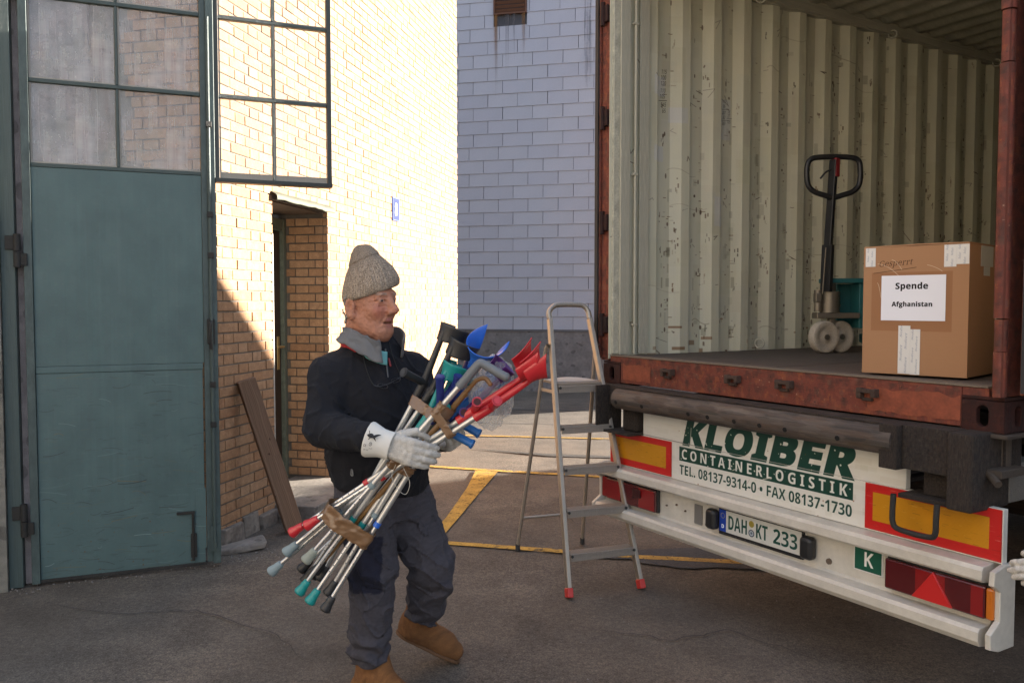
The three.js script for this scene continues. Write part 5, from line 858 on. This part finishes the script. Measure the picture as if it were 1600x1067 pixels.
  const jf = (p) => {
    let d = 9; jb.forEach(([a, b, r, s], i) => { d = smin(d, cap(p, a, b, r, s), i < 5 ? .07 : .035); });
    d += .011 * fbm(p.x * 6 + 2, p.y * 4.5, p.z * 6, 3) + .005 * Math.sin(p.y * 55 + 9 * p.x + 3 * noise(p.x * 6, p.y * 6, p.z * 6)) * sstep(.12, .02, p.clone().sub(elR).length()) + .004 * Math.sin((p.y * .8 + p.x) * 60) * sstep(.14, .03, p.clone().sub(elL).length());
    { const rg = 1 - Math.abs(noise(p.x * 5.5 + 3 * p.y, p.y * 4, p.z * 5.5)), rg2 = 1 - Math.abs(noise(p.x * 9, p.y * 9 + 2 * p.x, p.z * 9 + 5)); d -= .009 * Math.pow(rg, 7) + .004 * Math.pow(rg2, 6); }
    d = smax(d, (at(594, 762, 3.47).y - p.y) - .10 * (p.x - at(594, 762, 3.47).x), .02);                        // hem
    return d;
  };
  const jlo = bounds(jb.flatMap((b) => [b[0], b[1]]), .23);
  const jacket = mesh('jacket', skin(jf, jlo[0], jlo[1], .0095), fleece, man);
  // collar standing open round the neck
  const dF = V(Math.sin(.75), 0, Math.cos(.75)), dR = V(-Math.cos(.75), 0, Math.sin(.75));
  const collar = (r0, r1, y0, y1, th, a0 = .42, a1 = 5.75, flare = 0) => { const gr = []; for (let i = 0; i <= 40; i++) { const a = mix(a0, a1, i / 40), front = Math.pow(Math.max(0, Math.cos(a)), 1.5), row = []; for (let j = 0; j <= 6; j++) { const t = j / 6, r = mix(r0, r1, t) + flare * t * t + .018 * front, y = mix(y0, y1, t) - .062 * front; row.push(neck.clone().add(V(0, y, 0)).addScaledVector(dF, Math.cos(a) * r * 1.06 + .012).addScaledVector(dR, Math.sin(a) * r)); } gr.push(row); } return sheet(gr, th); };
  mesh('collar', collar(.112, .120, .005, .078, .008, .40, 5.80), mat([.2, .195, .19], .95, { bumpMap: again(grain, 2), bumpScale: .006 }), jacket);
  { const gr = []; for (let i = 0; i <= 16; i++) { const a = mix(.38, 1.75, i / 16), row = []; for (let j = 0; j <= 6; j++) { const t = j / 6, r = mix(.122, .158, t), y = .078 - .062 * Math.pow(Math.max(0, Math.cos(a)), 1.5) - t * mix(.088, .05, i / 16); const rn = r + .007 * noise(i * .3, j * .4, 2); row.push(neck.clone().add(V(0, y + .006 * noise(i * .25, 7, 1), 0)).addScaledVector(dF, Math.cos(a) * rn * 1.06 + .014).addScaledVector(dR, Math.sin(a) * rn)); } gr.push(row); }
    mesh('collar_flap', sheet(gr, .007), mat([.22, .215, .21], .95, { bumpMap: again(grain, 2), bumpScale: .006 }), jacket); }
  mesh('red_trim', collar(.124, .128, -.004, .022, .008, 1.15, 2.5), mat([.42, .02, .025], .8), jacket);
  mesh('blue_neckband', collar(.102, .103, .0, .066, .004, .75, 2.5), mat([.03, .05, .30], .6), jacket);
  mesh('teal_shirt_collar', collar(.098, .10, -.012, .042, .006, .12, .95), mat([.16, .42, .42], .7), jacket);
  // zip, toggle cord and spectacles on a cord, lying on the chest
  const onJ = (px, py, lift = .004) => { let lo = 3.0, hi = 3.6; for (let f = 3.0; f < 3.65; f += .006) { if (jf(at(px, py, f)) < lift) return at(px, py, f); } return at(px, py, 3.3); };
  mesh('zip', tube([onJ(602, 545), onJ(604, 570), onJ(606, 590)], .0035, 20, 6), mat([.12, .12, .12], .4, { metalness: .5 }), jacket);
  mesh('pocket_zip_pull', tube([onJ(549, 733, .006), onJ(548, 741, .008), onJ(551, 743, .008), onJ(550, 734, .006)], .003, 16, 6), mat([.3, .3, .3], .4, { metalness: .6 }), jacket);
  mesh('zip_pull', tube([onJ(607, 560, .008), onJ(610, 572, .01)], .004, 8, 6), mat([.25, .03, .03], .5), jacket);
  mesh('cord', tube([onJ(561, 528, .006), onJ(566, 545, .006), onJ(569, 565, .006), onJ(577, 590, .006), onJ(584, 602, .008)], .0018, 40, 6), mat([.015, .015, .015], .7), jacket);
  mesh('cord', tube([onJ(608, 535, .006), onJ(613, 555, .006), onJ(622, 578, .006), onJ(630, 590, .008)], .0018, 40, 6), mat([.015, .015, .015], .7), jacket);
  mesh('spectacles', join(tube([onJ(584, 602, .012), onJ(592, 604, .014), onJ(600, 602, .016), onJ(606, 600, .016)], .0022, 20, 6), tube([onJ(606, 600, .016), onJ(612, 597, .018), onJ(620, 593, .018), onJ(626, 589, .016)], .0022, 20, 6), new THREE.TorusGeometry(.02, .0016, 6, 24).scale(1, .45, 1).rotateZ(-.2).translate(...onJ(598, 603, .014).toArray()), new THREE.TorusGeometry(.02, .0016, 6, 24).scale(1, .45, 1).rotateZ(.3).translate(...onJ(618, 594, .018).toArray())), mat([.06, .06, .065], .3, { metalness: .6 }), jacket);

  // trousers
  const hemR = at(575, 1022, 3.40), hemL = at(662, 958, 3.66);
  const tb = [[at(594, 745, 3.48), hips, .165, .165], [hips, hpR, .15, .118], [hips, hpL, .15, .118], [hpR, knR, .125, .092], [knR, hemR, .092, .080], [hpL, knL, .122, .094], [knL, hemL, .094, .076]];
  const tf = (p) => {
    let d = 9; tb.forEach(([a, b, r, s], i) => { d = smin(d, cap(p, a, b, r, s), i < 3 ? .05 : .025); });
    const fold = (c, r, ang, fr) => Math.sin((p.y * Math.cos(ang) + (p.x + p.z * .6) * Math.sin(ang)) * fr + 2.2 * noise(p.x * 7, p.y * 7, p.z * 7)) * sstep(r, r * .25, p.distanceTo(c));
    d += .007 * fbm(p.x * 6, p.y * 4, p.z * 6, 2) + .010 * fold(knR, .18, .5, 58) + .013 * fold(hemR, .2, .15, 75) + .015 * fold(knL.clone().add(V(0, -.04, 0)), .2, -.6, 55) + .013 * fold(hemL, .18, -.2, 78) + .011 * fold(hpL, .24, .8, 44) + .009 * fold(hpR, .22, -.5, 46);
    { const rg = 1 - Math.abs(noise(p.x * 7 + 4 * p.y, p.y * 5, p.z * 7 + 9)), rg2 = 1 - Math.abs(noise(p.x * 11, p.y * 8, p.z * 11)); d -= .010 * Math.pow(rg, 7) + .005 * Math.pow(rg2, 6); }
    d = Math.max(d, (p.x < (hemR.x + hemL.x) / 2 + .02 ? hemR.y - .035 : hemL.y - .03 + .25 * (hemL.x - p.x)) - p.y);
    d = smax(d, -(cap(p, hemR.clone().add(V(0, .05, 0)), hemR.clone().add(V(0, -.2, 0)), .05, .064)), .008);
    return d;
  };
  const pA = at(550, 838, 3.3), pB = at(600, 922, 3.3);
  const tlo = bounds(tb.flatMap((b) => [b[0], b[1]]), .2);
  mesh('trousers', skin(tf, tlo[0], tlo[1], .0075, (P) => { const e = .006 * noise(P.x * 12, P.y * 12, 2), kneePatch = P.y < pA.y + e && P.y > pB.y + e && P.x > pA.x - .05 && P.x < pB.x + e && P.z > knR.z - .01; return kneePatch ? [.013, .014, .032] : [.074, .069, .082]; }), mat([1, 1, 1], .92, { vertexColors: true, map: again(trouserT, 6), bumpMap: again(grain, 8), bumpScale: .002 }), man);

  // sheepskin boots
  const boot = (ankle, top, heel, toe, up, nm) => {
    const ball = heel.clone().lerp(toe, .72);
    const f = (p) => { let d = cap(p, top, ankle, .072, .062); d = smin(d, cap(p, heel.clone().addScaledVector(up, .05), ball.clone().addScaledVector(up, .045), .052, .05), .05); d = smin(d, cap(p, ball.clone().addScaledVector(up, .043), toe.clone().addScaledVector(up, .040), .049, .043), .03); d = smin(d, cap(p, ankle, ball.clone().addScaledVector(up, .05), .055, .045), .05);
      const w = p.clone().sub(heel).dot(up); d = Math.max(d, .012 - w); return d + .003 * fbm(p.x * 16, p.y * 16, p.z * 16, 2) + .0025 * Math.sin(p.y * 95 + 3 * noise(p.x * 9, p.y * 9, 1)) * sstep(.11, .03, p.distanceTo(ankle)); };
    const [lo, hi] = bounds([top, ankle, heel, toe], .13);
    const b = mesh('boot', skin(f, lo, hi, .006), suede, man);
    const sf = (p) => { const w = p.clone().sub(heel).dot(up), flat = p.clone().addScaledVector(up, -w + 0); const fl = smin(cap(flat, heel.clone(), ball, .055, .058), cap(flat, ball, toe, .056, .047), .02); return smax(Math.max(fl, Math.abs(w - .007) - .008), 0 * w - .05, .002); };
    mesh('sole', skin(sf, lo, hi, .0055), solesM, b);
  };
  boot(at(583, 1040, 3.42), at(578, 1010, 3.41), V(at(566, 1100, 3.42).x, .001, -3.42), V(at(648, 1100, 3.30).x, .001, -3.27), V(0, 1, 0));
  { const he = at(634, 996, 3.72), to = at(703, 1029, 3.76), d = to.clone().sub(he).normalize(), up = V(0, 1, 0).addScaledVector(d, -d.y).normalize(); boot(at(650, 975, 3.70), at(660, 948, 3.67), he.addScaledVector(up, -.0), to.setY(Math.max(.012, to.y)), up); }

  // gloves
  const R = makeGlove(man, at(604, 695, 2.985), at(660, 713, 2.955).sub(at(600, 694, 2.99)), V(.42, -.25, -1), .185, .62, 'glove', 1);
  makeGlove(man, wrL, at(728, 694, 3.17).sub(wrL), V(-.25, .75, .35), .165, .75, 'glove', -1);
  { // printed bird badge and size marks on the glove's cuff
    const bt = ctex(256, 256, (c, w, h) => { c.clearRect(0, 0, w, h); c.strokeStyle = c.fillStyle = 'rgba(25,25,28,.95)'; c.lineWidth = 9; c.beginPath(); c.moveTo(30, 80); c.quadraticCurveTo(90, 30, 130, 62); c.quadraticCurveTo(190, 20, 236, 30); c.quadraticCurveTo(180, 60, 160, 84); c.lineTo(196, 120); c.lineTo(130, 92); c.quadraticCurveTo(70, 110, 30, 80); c.fill(); c.beginPath(); c.moveTo(60, 60); c.lineTo(40, 30); c.moveTo(100, 90); c.lineTo(70, 120); c.stroke(); c.lineWidth = 4; c.beginPath(); c.arc(120, 160, 20, 0, 7); c.stroke(); c.font = 'bold 36px sans-serif'; c.fillText('10', 104, 173); c.fillText('CE', 20, 200); c.font = '24px sans-serif'; c.fillText('0121', 110, 216); c.fillText('EN 388', 30, 240); });
    const n = V(-.42, .25, 1).normalize(), gr = []; for (let i = 0; i <= 8; i++) { const row = []; for (let j = 0; j <= 8; j++) { const a = (i / 8 - .5) * 1.5; row.push(R.L((j / 8 - .5) * 0, 0, mix(-.38, -.06, 0)).clone()); } gr.push(row); }
    const g = new THREE.PlaneGeometry(.062, .066, 10, 10), p = g.attributes.position; const zz = at(660, 713, 2.955).sub(at(600, 694, 2.99)).normalize();
    const x0 = V(1, 0, 0).addScaledVector(zz, 0); const nn = n.clone().addScaledVector(zz, -n.dot(zz)).normalize(), yy = nn.clone().cross(zz).normalize();
    for (let i = 0; i < p.count; i++) { const a = p.getX(i), b = p.getY(i); const rr_ = .185 * (.305 + (a + .031) / .062 * -.055) + .004, th = b / .05, c = R.L(0, .01, (-.39 + (a + .031) / .062 * .33)); const w = c.addScaledVector(nn, Math.cos(th) * rr_ * .85 + .002).addScaledVector(yy, Math.sin(th) * rr_ * 1.2); p.setXYZ(i, w.x, w.y, w.z); }
    g.computeVertexNormals(); mesh('glove_print', g, new THREE.MeshStandardMaterial({ map: bt, transparent: true, roughness: .8, side: THREE.DoubleSide }), R.gm); }
}

// ------------------------------------------------------------------ crutches
const alum = mat([.72, .72, .71], .28, { metalness: .9 }), alumDull = mat([.60, .60, .58], .4, { metalness: .85 });
const plastics = {
  red: phys([.52, .022, .03], .33, { clearcoat: .3 }), black: phys([.022, .022, .023], .42), teal: phys([.012, .25, .23], .35), navy: phys([.018, .03, .17], .4), blue: phys([.025, .13, .55], .35), sky: phys([.03, .16, .45], .4), grey: phys([.14, .15, .155], .45), purple: phys([.07, .015, .13], .4), paleGrey: mat([.22, .28, .29], .6), paleGreen: mat([.27, .29, .24], .6), wood: phys([.24, .12, .035], .4, { clearcoat: .3 }),
};
const allShafts = [];
function crutch(label, o) {
  const g = thing('crutch', label, 'crutch', [0, 0, 0], 0, 'crutches in the taped bundle');
  const bk = (q) => at(q[0], q[1], q[2] + .035), tip = bk(o.tip), jn = bk(o.grip), d = jn.clone().sub(tip).normalize(), L = jn.distanceTo(tip), p = plastics[o.color], ferr = plastics[o.ferrule || o.color];
  allShafts.push([tip, jn]);
  const A = (t) => tip.clone().addScaledVector(d, t);
  mesh('lower_tube', rod(A(.045), A(L * .56), .0085, .0085, 16), o.woodShaft ? plastics.wood : alum, g);
  mesh('upper_tube', rod(A(L * .42), A(L - .02), .0112, .0112, 16), o.woodShaft ? plastics.wood : alumDull, g);
  if (!o.woodShaft) { const cam = V(0, CAM_H, 0), hs = []; for (let i = 0; i < 7; i++) { const q = A(L * .17 + i * .028), v = cam.clone().sub(q).addScaledVector(d, -cam.clone().sub(q).dot(d)).normalize().applyAxisAngle(d, o.turn || rr(-.7, .7) * 0 + (o.tip[0] % 7) * .15 - .4); hs.push(rod(q.clone().addScaledVector(v, .0079), q.clone().addScaledVector(v, .0089), .0024, .0024, 8)); } mesh('adjustment_holes', join(...hs), plastics.black, g); }
  if (!o.woodShaft) mesh('clip', join(rod(A(L * .42 - .006), A(L * .42 + .014), .0135, .0135, 16)), plastics[o.clip || 'paleGrey'], g);
  { const x = Math.abs(d.y) > .9 ? V(1, 0, 0) : V(0, 1, 0).cross(d).normalize(), y = d.clone().cross(x); const ring = (t, r) => Array.from({ length: 18 }, (_, i) => { const a = i / 18 * 2 * Math.PI; return A(t).addScaledVector(x, Math.cos(a) * r).addScaledVector(y, Math.sin(a) * r); }); mesh('ferrule', loft([ring(.0, .014), ring(-.001, .0205), ring(.004, .0222), ring(.012, .0208), ring(.032, .0162), ring(.036, .0168), ring(.056, .0142), ring(.06, .011)]), ferr, g); }
  const hd = V(...o.handle).normalize();
  const hEnd = jn.clone().addScaledVector(hd, o.hl || .115);
  if (o.cane) { // curved derby grip
    const pts = o.cane.map(bk); mesh('grip', tube([jn.clone().addScaledVector(d, -.04), jn, ...pts], o.woodShaft ? .0085 : .0165, 50, 12, false, .4), p, g); mesh('grip_end', new THREE.SphereGeometry(o.woodShaft ? .0086 : .0168, 16, 12).translate(...pts[pts.length - 1].toArray()), p, g); return g;
  }
  const hm = mesh('handgrip', join(rod(jn.clone().addScaledVector(hd, -.012), jn.clone().addScaledVector(hd, .03), .0165, .0145, 18), rod(jn.clone().addScaledVector(hd, .03), hEnd, .0145, .0158, 18), rod(hEnd.clone().addScaledVector(hd, -.008), hEnd, .0185, .0185, 18)), p, g);
  mesh('grip_plug', rod(hEnd, hEnd.clone().addScaledVector(hd, .0015), .0125, .0125, 16), o.hollow ? mat([.05, .006, .006], .7) : p, hm);
  if (o.cuff) {
    const cf = bk(o.cuff), ud = cf.clone().sub(jn), ul = ud.length(); ud.normalize();
    mesh('arm_bar', join(rod(jn.clone().addScaledVector(d, -.075), jn, .0165, .0175, 16), rod(jn, cf.clone().addScaledVector(ud, .01), .0150, .0105, 14)), p, g);
    const open = V(...(o.open || o.handle)).addScaledVector(ud, -V(...(o.open || o.handle)).dot(ud)).normalize(), sd = ud.clone().cross(open).normalize(), R = o.cr || .045, gr = [];
    for (let i = 0; i <= 28; i++) { const a = mix(-2.25, 2.25, i / 28), row = []; for (let j = 0; j <= 8; j++) { const t = j / 8, lipT = o.prong ? .055 * Math.pow(Math.abs(a) / 2.25, 2.2) : .0, h = mix(-.03 + .02 * Math.abs(a) / 2.25, .04 + lipT, t), r = R * (1 + (o.flare || .25) * t * t + .12 * (1 - t) * 0); row.push(cf.clone().addScaledVector(ud, h).addScaledVector(open, R * .95 - Math.cos(a) * r).addScaledVector(sd, Math.sin(a) * r * .92)); } gr.push(row); }
    mesh('cuff', sheet(gr, .0042), p, g);
  }
  return g;
}
const towards = [-.15, .12, .95];
crutch('red crutch with forked cuff, upper of the red pair', { tip: [455, 833, 3.12], grip: [741, 641, 2.98], cuff: [822, 586, 2.95], handle: [.12, .35, .75], hl: .10, color: 'red', prong: 1, flare: .6, cr: .044, open: [-.25, .7, .45], hollow: 1, clip: 'red' });
crutch('red crutch with capped grip, lower of the red pair', { tip: [478, 822, 3.08], grip: [768, 636, 2.95], cuff: [834, 590, 2.93], handle: [.2, .30, .75], hl: .09, color: 'red', prong: 1, flare: .5, cr: .042, open: [-.25, .7, .4], clip: 'red' });
crutch('steel walking stick with curved grey grip in front of the bundle', { tip: [477, 876, 3.06], grip: [728, 592, 2.96], cane: [[738, 580, 2.955], [750, 568, 2.95], [764, 574, 2.945], [779, 583, 2.935], [790, 589, 2.93]], color: 'grey', handle: [1, 0, 0], ferrule: 'paleGreen' });
crutch('black crutch with the highest dark cuff', { tip: [500, 905, 3.17], grip: [662, 598, 3.12], cuff: [692, 522, 3.12], handle: [-.5, .35, .6], color: 'black', cr: .056, open: [.55, 0, -.55], flare: .15 });
crutch('black crutch whose cuff sits just below the highest', { tip: [476, 908, 3.20], grip: [674, 612, 3.09], cuff: [706, 545, 3.075], handle: [.3, -.3, -.7], color: 'black', cr: .055, open: [.55, 0, -.55], flare: .15, hl: .08 });
crutch('teal crutch with the higher ferrule of the teal pair', { tip: [467, 926, 3.10], grip: [668, 652, 3.06], cuff: [697, 582, 3.05], handle: [.55, .35, .5], color: 'teal', cr: .048, open: [.5, .1, -.5], clip: 'teal' });
crutch('teal crutch with the lower ferrule of the teal pair', { tip: [483, 941, 3.07], grip: [679, 655, 3.085], cuff: [708, 586, 3.09], handle: [.55, .3, -.5], color: 'teal', cr: .048, open: [.5, .1, -.5], clip: 'teal' });
crutch('dark blue crutch with its grip left of the other dark blue one', { tip: [512, 928, 3.075], grip: [688, 634, 3.035], handle: [.02, .85, .38], hl: .125, color: 'navy', ferrule: 'black', cuff: [722, 580, 3.12], cr: .038, open: [.5, .4, -.3] });
crutch('dark blue crutch with its grip right of the other dark blue one', { tip: [507, 953, 3.04], grip: [701, 637, 3.05], handle: [.28, .85, .36], hl: .14, color: 'navy', ferrule: 'black', clip: 'blue' });
crutch('bright blue crutch with forked cuff rising above the bundle', { tip: [489, 901, 3.24], grip: [713, 622, 3.17], handle: [.3, -.2, -.6], color: 'blue', ferrule: 'black', cuff: [740, 560, 3.08], cr: .052, prong: 1, flare: .55, open: [.55, .35, -.5] });
crutch('light blue crutch whose grip sticks out above the other light blue one', { tip: [446, 864, 3.16], grip: [702, 652, 3.115], handle: [.84, -.42, .25], hl: .135, color: 'sky', ferrule: 'paleGrey', cuff: [772, 590, 3.16], cr: .042, open: [.6, .5, .3] });
crutch('light blue crutch whose grip is the lowest at the right', { tip: [423, 894, 3.19], grip: [689, 668, 3.08], handle: [.84, -.40, .25], hl: .14, color: 'sky', ferrule: 'paleGrey' });
crutch('brown wooden cane with bent top among the crutches', { tip: [492, 893, 3.13], grip: [733, 607, 3.00], cane: [[745, 594, 2.995], [758, 591, 2.99], [766, 600, 2.985]], color: 'wood', woodShaft: 1, handle: [1, 0, 0], ferrule: 'black' });
crutch('purple crutch half hidden behind the red cuffs', { tip: [470, 890, 3.22], grip: [722, 650, 3.06], handle: [.1, .2, .7], hl: .09, color: 'purple', cuff: [786, 588, 3.05], cr: .042, open: [.3, .8, .4], hollow: 1, ferrule: 'black' });
// brown packing tape wound round the bundle
{
  const tapeM = phys([.19, .105, .05], .3, { clearcoat: .5, clearcoatRoughness: .25 });
  const axis = V(0, 0, 0); for (const [a, b] of allShafts) axis.add(b.clone().sub(a).normalize()); axis.normalize();
  function wrap(label, c, n, w, pick, loose = .004) {
    const nn = n.clone().normalize(), x = V(0, 0, 1).addScaledVector(nn, -nn.z).normalize(), y = nn.clone().cross(x), pts = [];
    for (const [a, b] of pick.map((i) => allShafts[i])) { const d = b.clone().sub(a), t = c.clone().sub(a).dot(nn) / d.dot(nn), p = a.clone().addScaledVector(d, t).sub(c); for (let k = 0; k < 10; k++) { const q = k / 10 * 2 * Math.PI; pts.push([p.dot(x) + (.0118 + loose) * Math.cos(q), p.dot(y) + (.0118 + loose) * Math.sin(q)]); } }
    pts.sort((p, q) => p[0] - q[0] || p[1] - q[1]); const cr = (o, a, b) => (a[0] - o[0]) * (b[1] - o[1]) - (a[1] - o[1]) * (b[0] - o[0]); const half = (l) => { const h = []; for (const p of l) { while (h.length > 1 && cr(h[h.length - 2], h[h.length - 1], p) <= 0) h.pop(); h.push(p); } h.pop(); return h; };
    const hull = [...half(pts), ...half([...pts].reverse())]; const len = hull.map((p, i) => { const q = hull[(i + 1) % hull.length]; return Math.hypot(q[0] - p[0], q[1] - p[1]); }), tot = len.reduce((s, v) => s + v, 0), N = 90, gr = [];
    for (let i = 0; i < N; i++) { let s = i / N * tot, k = 0; while (s > len[k]) { s -= len[k]; k++; } const p = hull[k], q = hull[(k + 1) % hull.length], t = s / len[k], row = []; for (let j = 0; j <= 10; j++) { const v = (j / 10 - .5) * w * (1 + .1 * noise(i * .15, 3, j)), wr = .004 * noise(i * .16, j * .22, w * 50) + .0016 * noise(i * .5, j * .6, w * 30), px = mix(p[0], q[0], t), py = mix(p[1], q[1], t), l = Math.hypot(px, py); row.push(c.clone().addScaledVector(x, px * (1 + wr / l)).addScaledVector(y, py * (1 + wr / l)).addScaledVector(nn, v)); } gr.push(row); }
    const m = mesh(numbered('packing_tape_wrap'), sheet(gr, .0012, true), tapeM); tag(m, label, 'tape', 'brown tape wraps on the crutches');
  }
  wrap('long crumpled brown tape wrap around the lower ends of the crutches', at(552, 812, 3.155), at(640, 690, 3.06).sub(at(515, 880, 3.14)), .068, [0, 1, 2, 3, 4, 5, 6, 7, 8, 9, 10, 11, 12, 13]);
  wrap('brown tape wrap around the crutches just under the gloved hand', at(632, 732, 3.07), at(700, 640, 3.04).sub(at(580, 790, 3.1)), .04, [2, 5, 6, 7, 8, 12], .002);
  wrap('brown tape wrap around the black and teal crutches above the glove', at(662, 640, 3.08), at(690, 575, 3.08).sub(at(640, 680, 3.09)), .042, [3, 4, 5, 6, 7, 9], .006);
  wrap('brown tape wrap high on the crutches beside the grey stick', at(690, 642, 3.0), at(730, 594, 2.98).sub(at(650, 690, 3.0)), .045, [2, 12, 8], .006);
  wrap('short brown tape wrap around the two red crutches', at(695, 668, 3.0), at(730, 644, 2.98).sub(at(650, 697, 3.0)), .03, [0, 1, 2], .003);
  // loose string
  const s = mesh('tie_string', tube([at(618, 726, 3.0), at(612, 745, 3.01), at(622, 765, 3.0), at(634, 772, 3.02), at(640, 755, 3.0), at(632, 735, 2.99), at(624, 720, 3.0)], .0013, 60, 6), mat([.5, .47, .4], .8)); tag(s, 'thin pale string hanging in a loop under the glove', 'string');
}
{ // clear plastic bag hanging among the upper ends
  const g = new THREE.IcosahedronGeometry(1, 24), p = g.attributes.position, c = at(768, 612, 3.12);
  for (let i = 0; i < p.count; i++) { const x = p.getX(i), y = p.getY(i), z = p.getZ(i), k = 1 + .2 * fbm(x * 1.4, y * 1.4, z * 1.4 + 4, 2) + .03 * Math.abs(noise(x * 3, y * 3, z * 3)); p.setXYZ(i, c.x + x * .085 * k + y * .01, c.y + y * .135 * k, c.z + z * .055 * k); }
  g.computeVertexNormals();
  const b = mesh('plastic_bag', g, phys([.90, .90, .89], .3, { transmission: .86, thickness: 0, ior: 1.45 })); tag(b, 'crumpled clear plastic bag around the upper ends of the crutches', 'bag');
}

{ // a second helper stands just outside the frame at the right; his gloved hand reaches into view
  const h = thing('person', 'helper at the right edge of whom only a white gloved hand shows', 'person');
  const X = 2.30, Z = -2.72, J = (x, y, z) => V(X + x, y, Z + z);
  const hand = at(1648, 900, 2.70), wrist = hand.clone().add(V(.085, .03, -.01)), el = J(-.02, 1.06, .05), sh = J(.02, 1.40, .17), sh2 = J(.05, 1.40, -.2), el2 = J(.1, 1.1, -.24), wr2 = J(.02, .86, -.22);
  const body = [[J(0, 1.62, 0), J(0, 1.68, 0), .085, .095], [J(0, 1.4, 0), J(0, 1.6, 0), .06, .055], [J(0, 1.35, 0), J(.02, .95, 0), .13, .13], [sh, el, .05, .042], [el, wrist, .042, .03], [sh2, el2, .05, .042], [el2, wr2, .042, .03], [J(0, .95, .09), J(0, .5, .1), .08, .055], [J(0, .5, .1), J(.02, .08, .1), .052, .04], [J(0, .95, -.09), J(0, .5, -.1), .08, .055], [J(0, .5, -.1), J(.02, .08, -.1), .052, .04], [J(.02, .06, .1), J(-.15, .045, .11), .04, .035], [J(.02, .06, -.1), J(-.15, .045, -.11), .04, .035], [J(-.085, 1.64, 0), J(-.105, 1.62, 0), .012, .014]];
  const f = (l, k) => (p) => { let d = 9; for (const [a, b, r, s] of l) d = smin(d, cap(p, a, b, r, s), k); return d; };
  const B = (l, pad = .2) => bounds(l.flatMap((b) => [b[0], b[1]]), pad);
  const bb = B(body); mesh('body', skin(f(body, .03), bb[0], bb[1], .014), mat([.42, .21, .13], .6), h);
  const jl = [[J(0, 1.42, 0), J(.02, .88, 0), .17, .185], [J(0, 1.42, .04), sh, .09, .08], [J(0, 1.42, -.04), sh2, .09, .08], [sh, el, .078, .066], [el, wrist.clone().lerp(el, .25), .066, .05], [sh2, el2, .078, .066], [el2, wr2, .066, .05]], jb2 = B(jl, .23);
  mesh('jacket', skin((p) => f(jl, .05)(p) + .008 * fbm(p.x * 7, p.y * 6, p.z * 7, 2), jb2[0], jb2[1], .012), mat([.02, .025, .035], .9), h);
  const tl = [[J(0, .95, .07), J(0, .5, .1), .11, .085], [J(0, .5, .1), J(.02, .1, .1), .085, .075], [J(0, .95, -.07), J(0, .5, -.1), .11, .085], [J(0, .5, -.1), J(.02, .1, -.1), .085, .075]], tb2 = B(tl);
  mesh('trousers', skin((p) => Math.max(f(tl, .04)(p) + .008 * fbm(p.x * 8, p.y * 7, p.z * 8, 2), .06 - p.y), tb2[0], tb2[1], .012), mat([.03, .035, .05], .9), h);
  for (const s of [1, -1]) { const l = [[J(.03, .055, s * .1), J(-.17, .05, s * .11), .05, .045]], b2 = B(l, .1); mesh('shoe', skin((p) => Math.max(f(l, .02)(p), .002 - p.y), b2[0], b2[1], .009), mat([.03, .025, .02], .6), h); }
  makeGlove(h, wrist.clone().add(V(-.015, 0, 0)), V(-1, -.12, .1), V(.1, -.3, -1), .17, .5, 'glove', -1);
}

{ // unseen van added beside the trailer to shade its right rear corner
  const g = thing('added_shade_van', 'unseen grey van added along the right side of the trailer to block the sun', 'van', TP, TROT);
  const paint = phys([.30, .31, .32], .35, { clearcoat: .8, clearcoatRoughness: .1 }), dark = phys([.02, .022, .025], .08, { clearcoat: 1 }), rub = mat([.02, .02, .02], .85);
  const prof = new THREE.Shape([[-1.6, .35], [-1.6, 2.35], [-1.75, 2.5], [-5.0, 2.55], [-5.5, 2.35], [-6.1, 1.55], [-6.9, 1.25], [-7.05, .95], [-7.05, .35]].map(([z, y]) => new THREE.Vector2(z, y)));
  mesh('body', new THREE.ExtrudeGeometry(prof, { depth: 1.9, bevelEnabled: true, bevelSize: .05, bevelThickness: .05, bevelSegments: 3 }).rotateY(-Math.PI / 2).translate(4.62, 0, 0), paint, g);
  mesh('side_window', bx(2.655, 2.668, 1.45, 2.05, -5.55, -4.7), dark, g); mesh('side_window', bx(4.673, 4.686, 1.45, 2.05, -5.55, -4.7), dark, g);
  mesh('rear_window', join(bx(2.85, 3.62, 1.5, 2.1, -1.548, -1.54), bx(3.72, 4.5, 1.5, 2.1, -1.548, -1.54)), dark, g);
  for (const x of [2.75, 4.47]) { mesh('tail_lamp', rbx(x - .06, x + .06, .9, 1.4, -1.55, -1.53, .006), phys([.3, .01, .01], .15), g); for (const z of [-2.6, -6.0]) mesh('wheel', new THREE.CylinderGeometry(.34, .34, .24, 32).rotateZ(Math.PI / 2).translate(x + (x < 3 ? .03 : .02), .34, z), rub, g); }
  mesh('bumper', rbx(2.68, 4.66, .35, .6, -1.54, -1.42, .03), rub, g);
}
scene.traverse((o) => { if (o.isMesh) { o.castShadow = true; o.receiveShadow = true; } });
renderer.render(scene, camera);
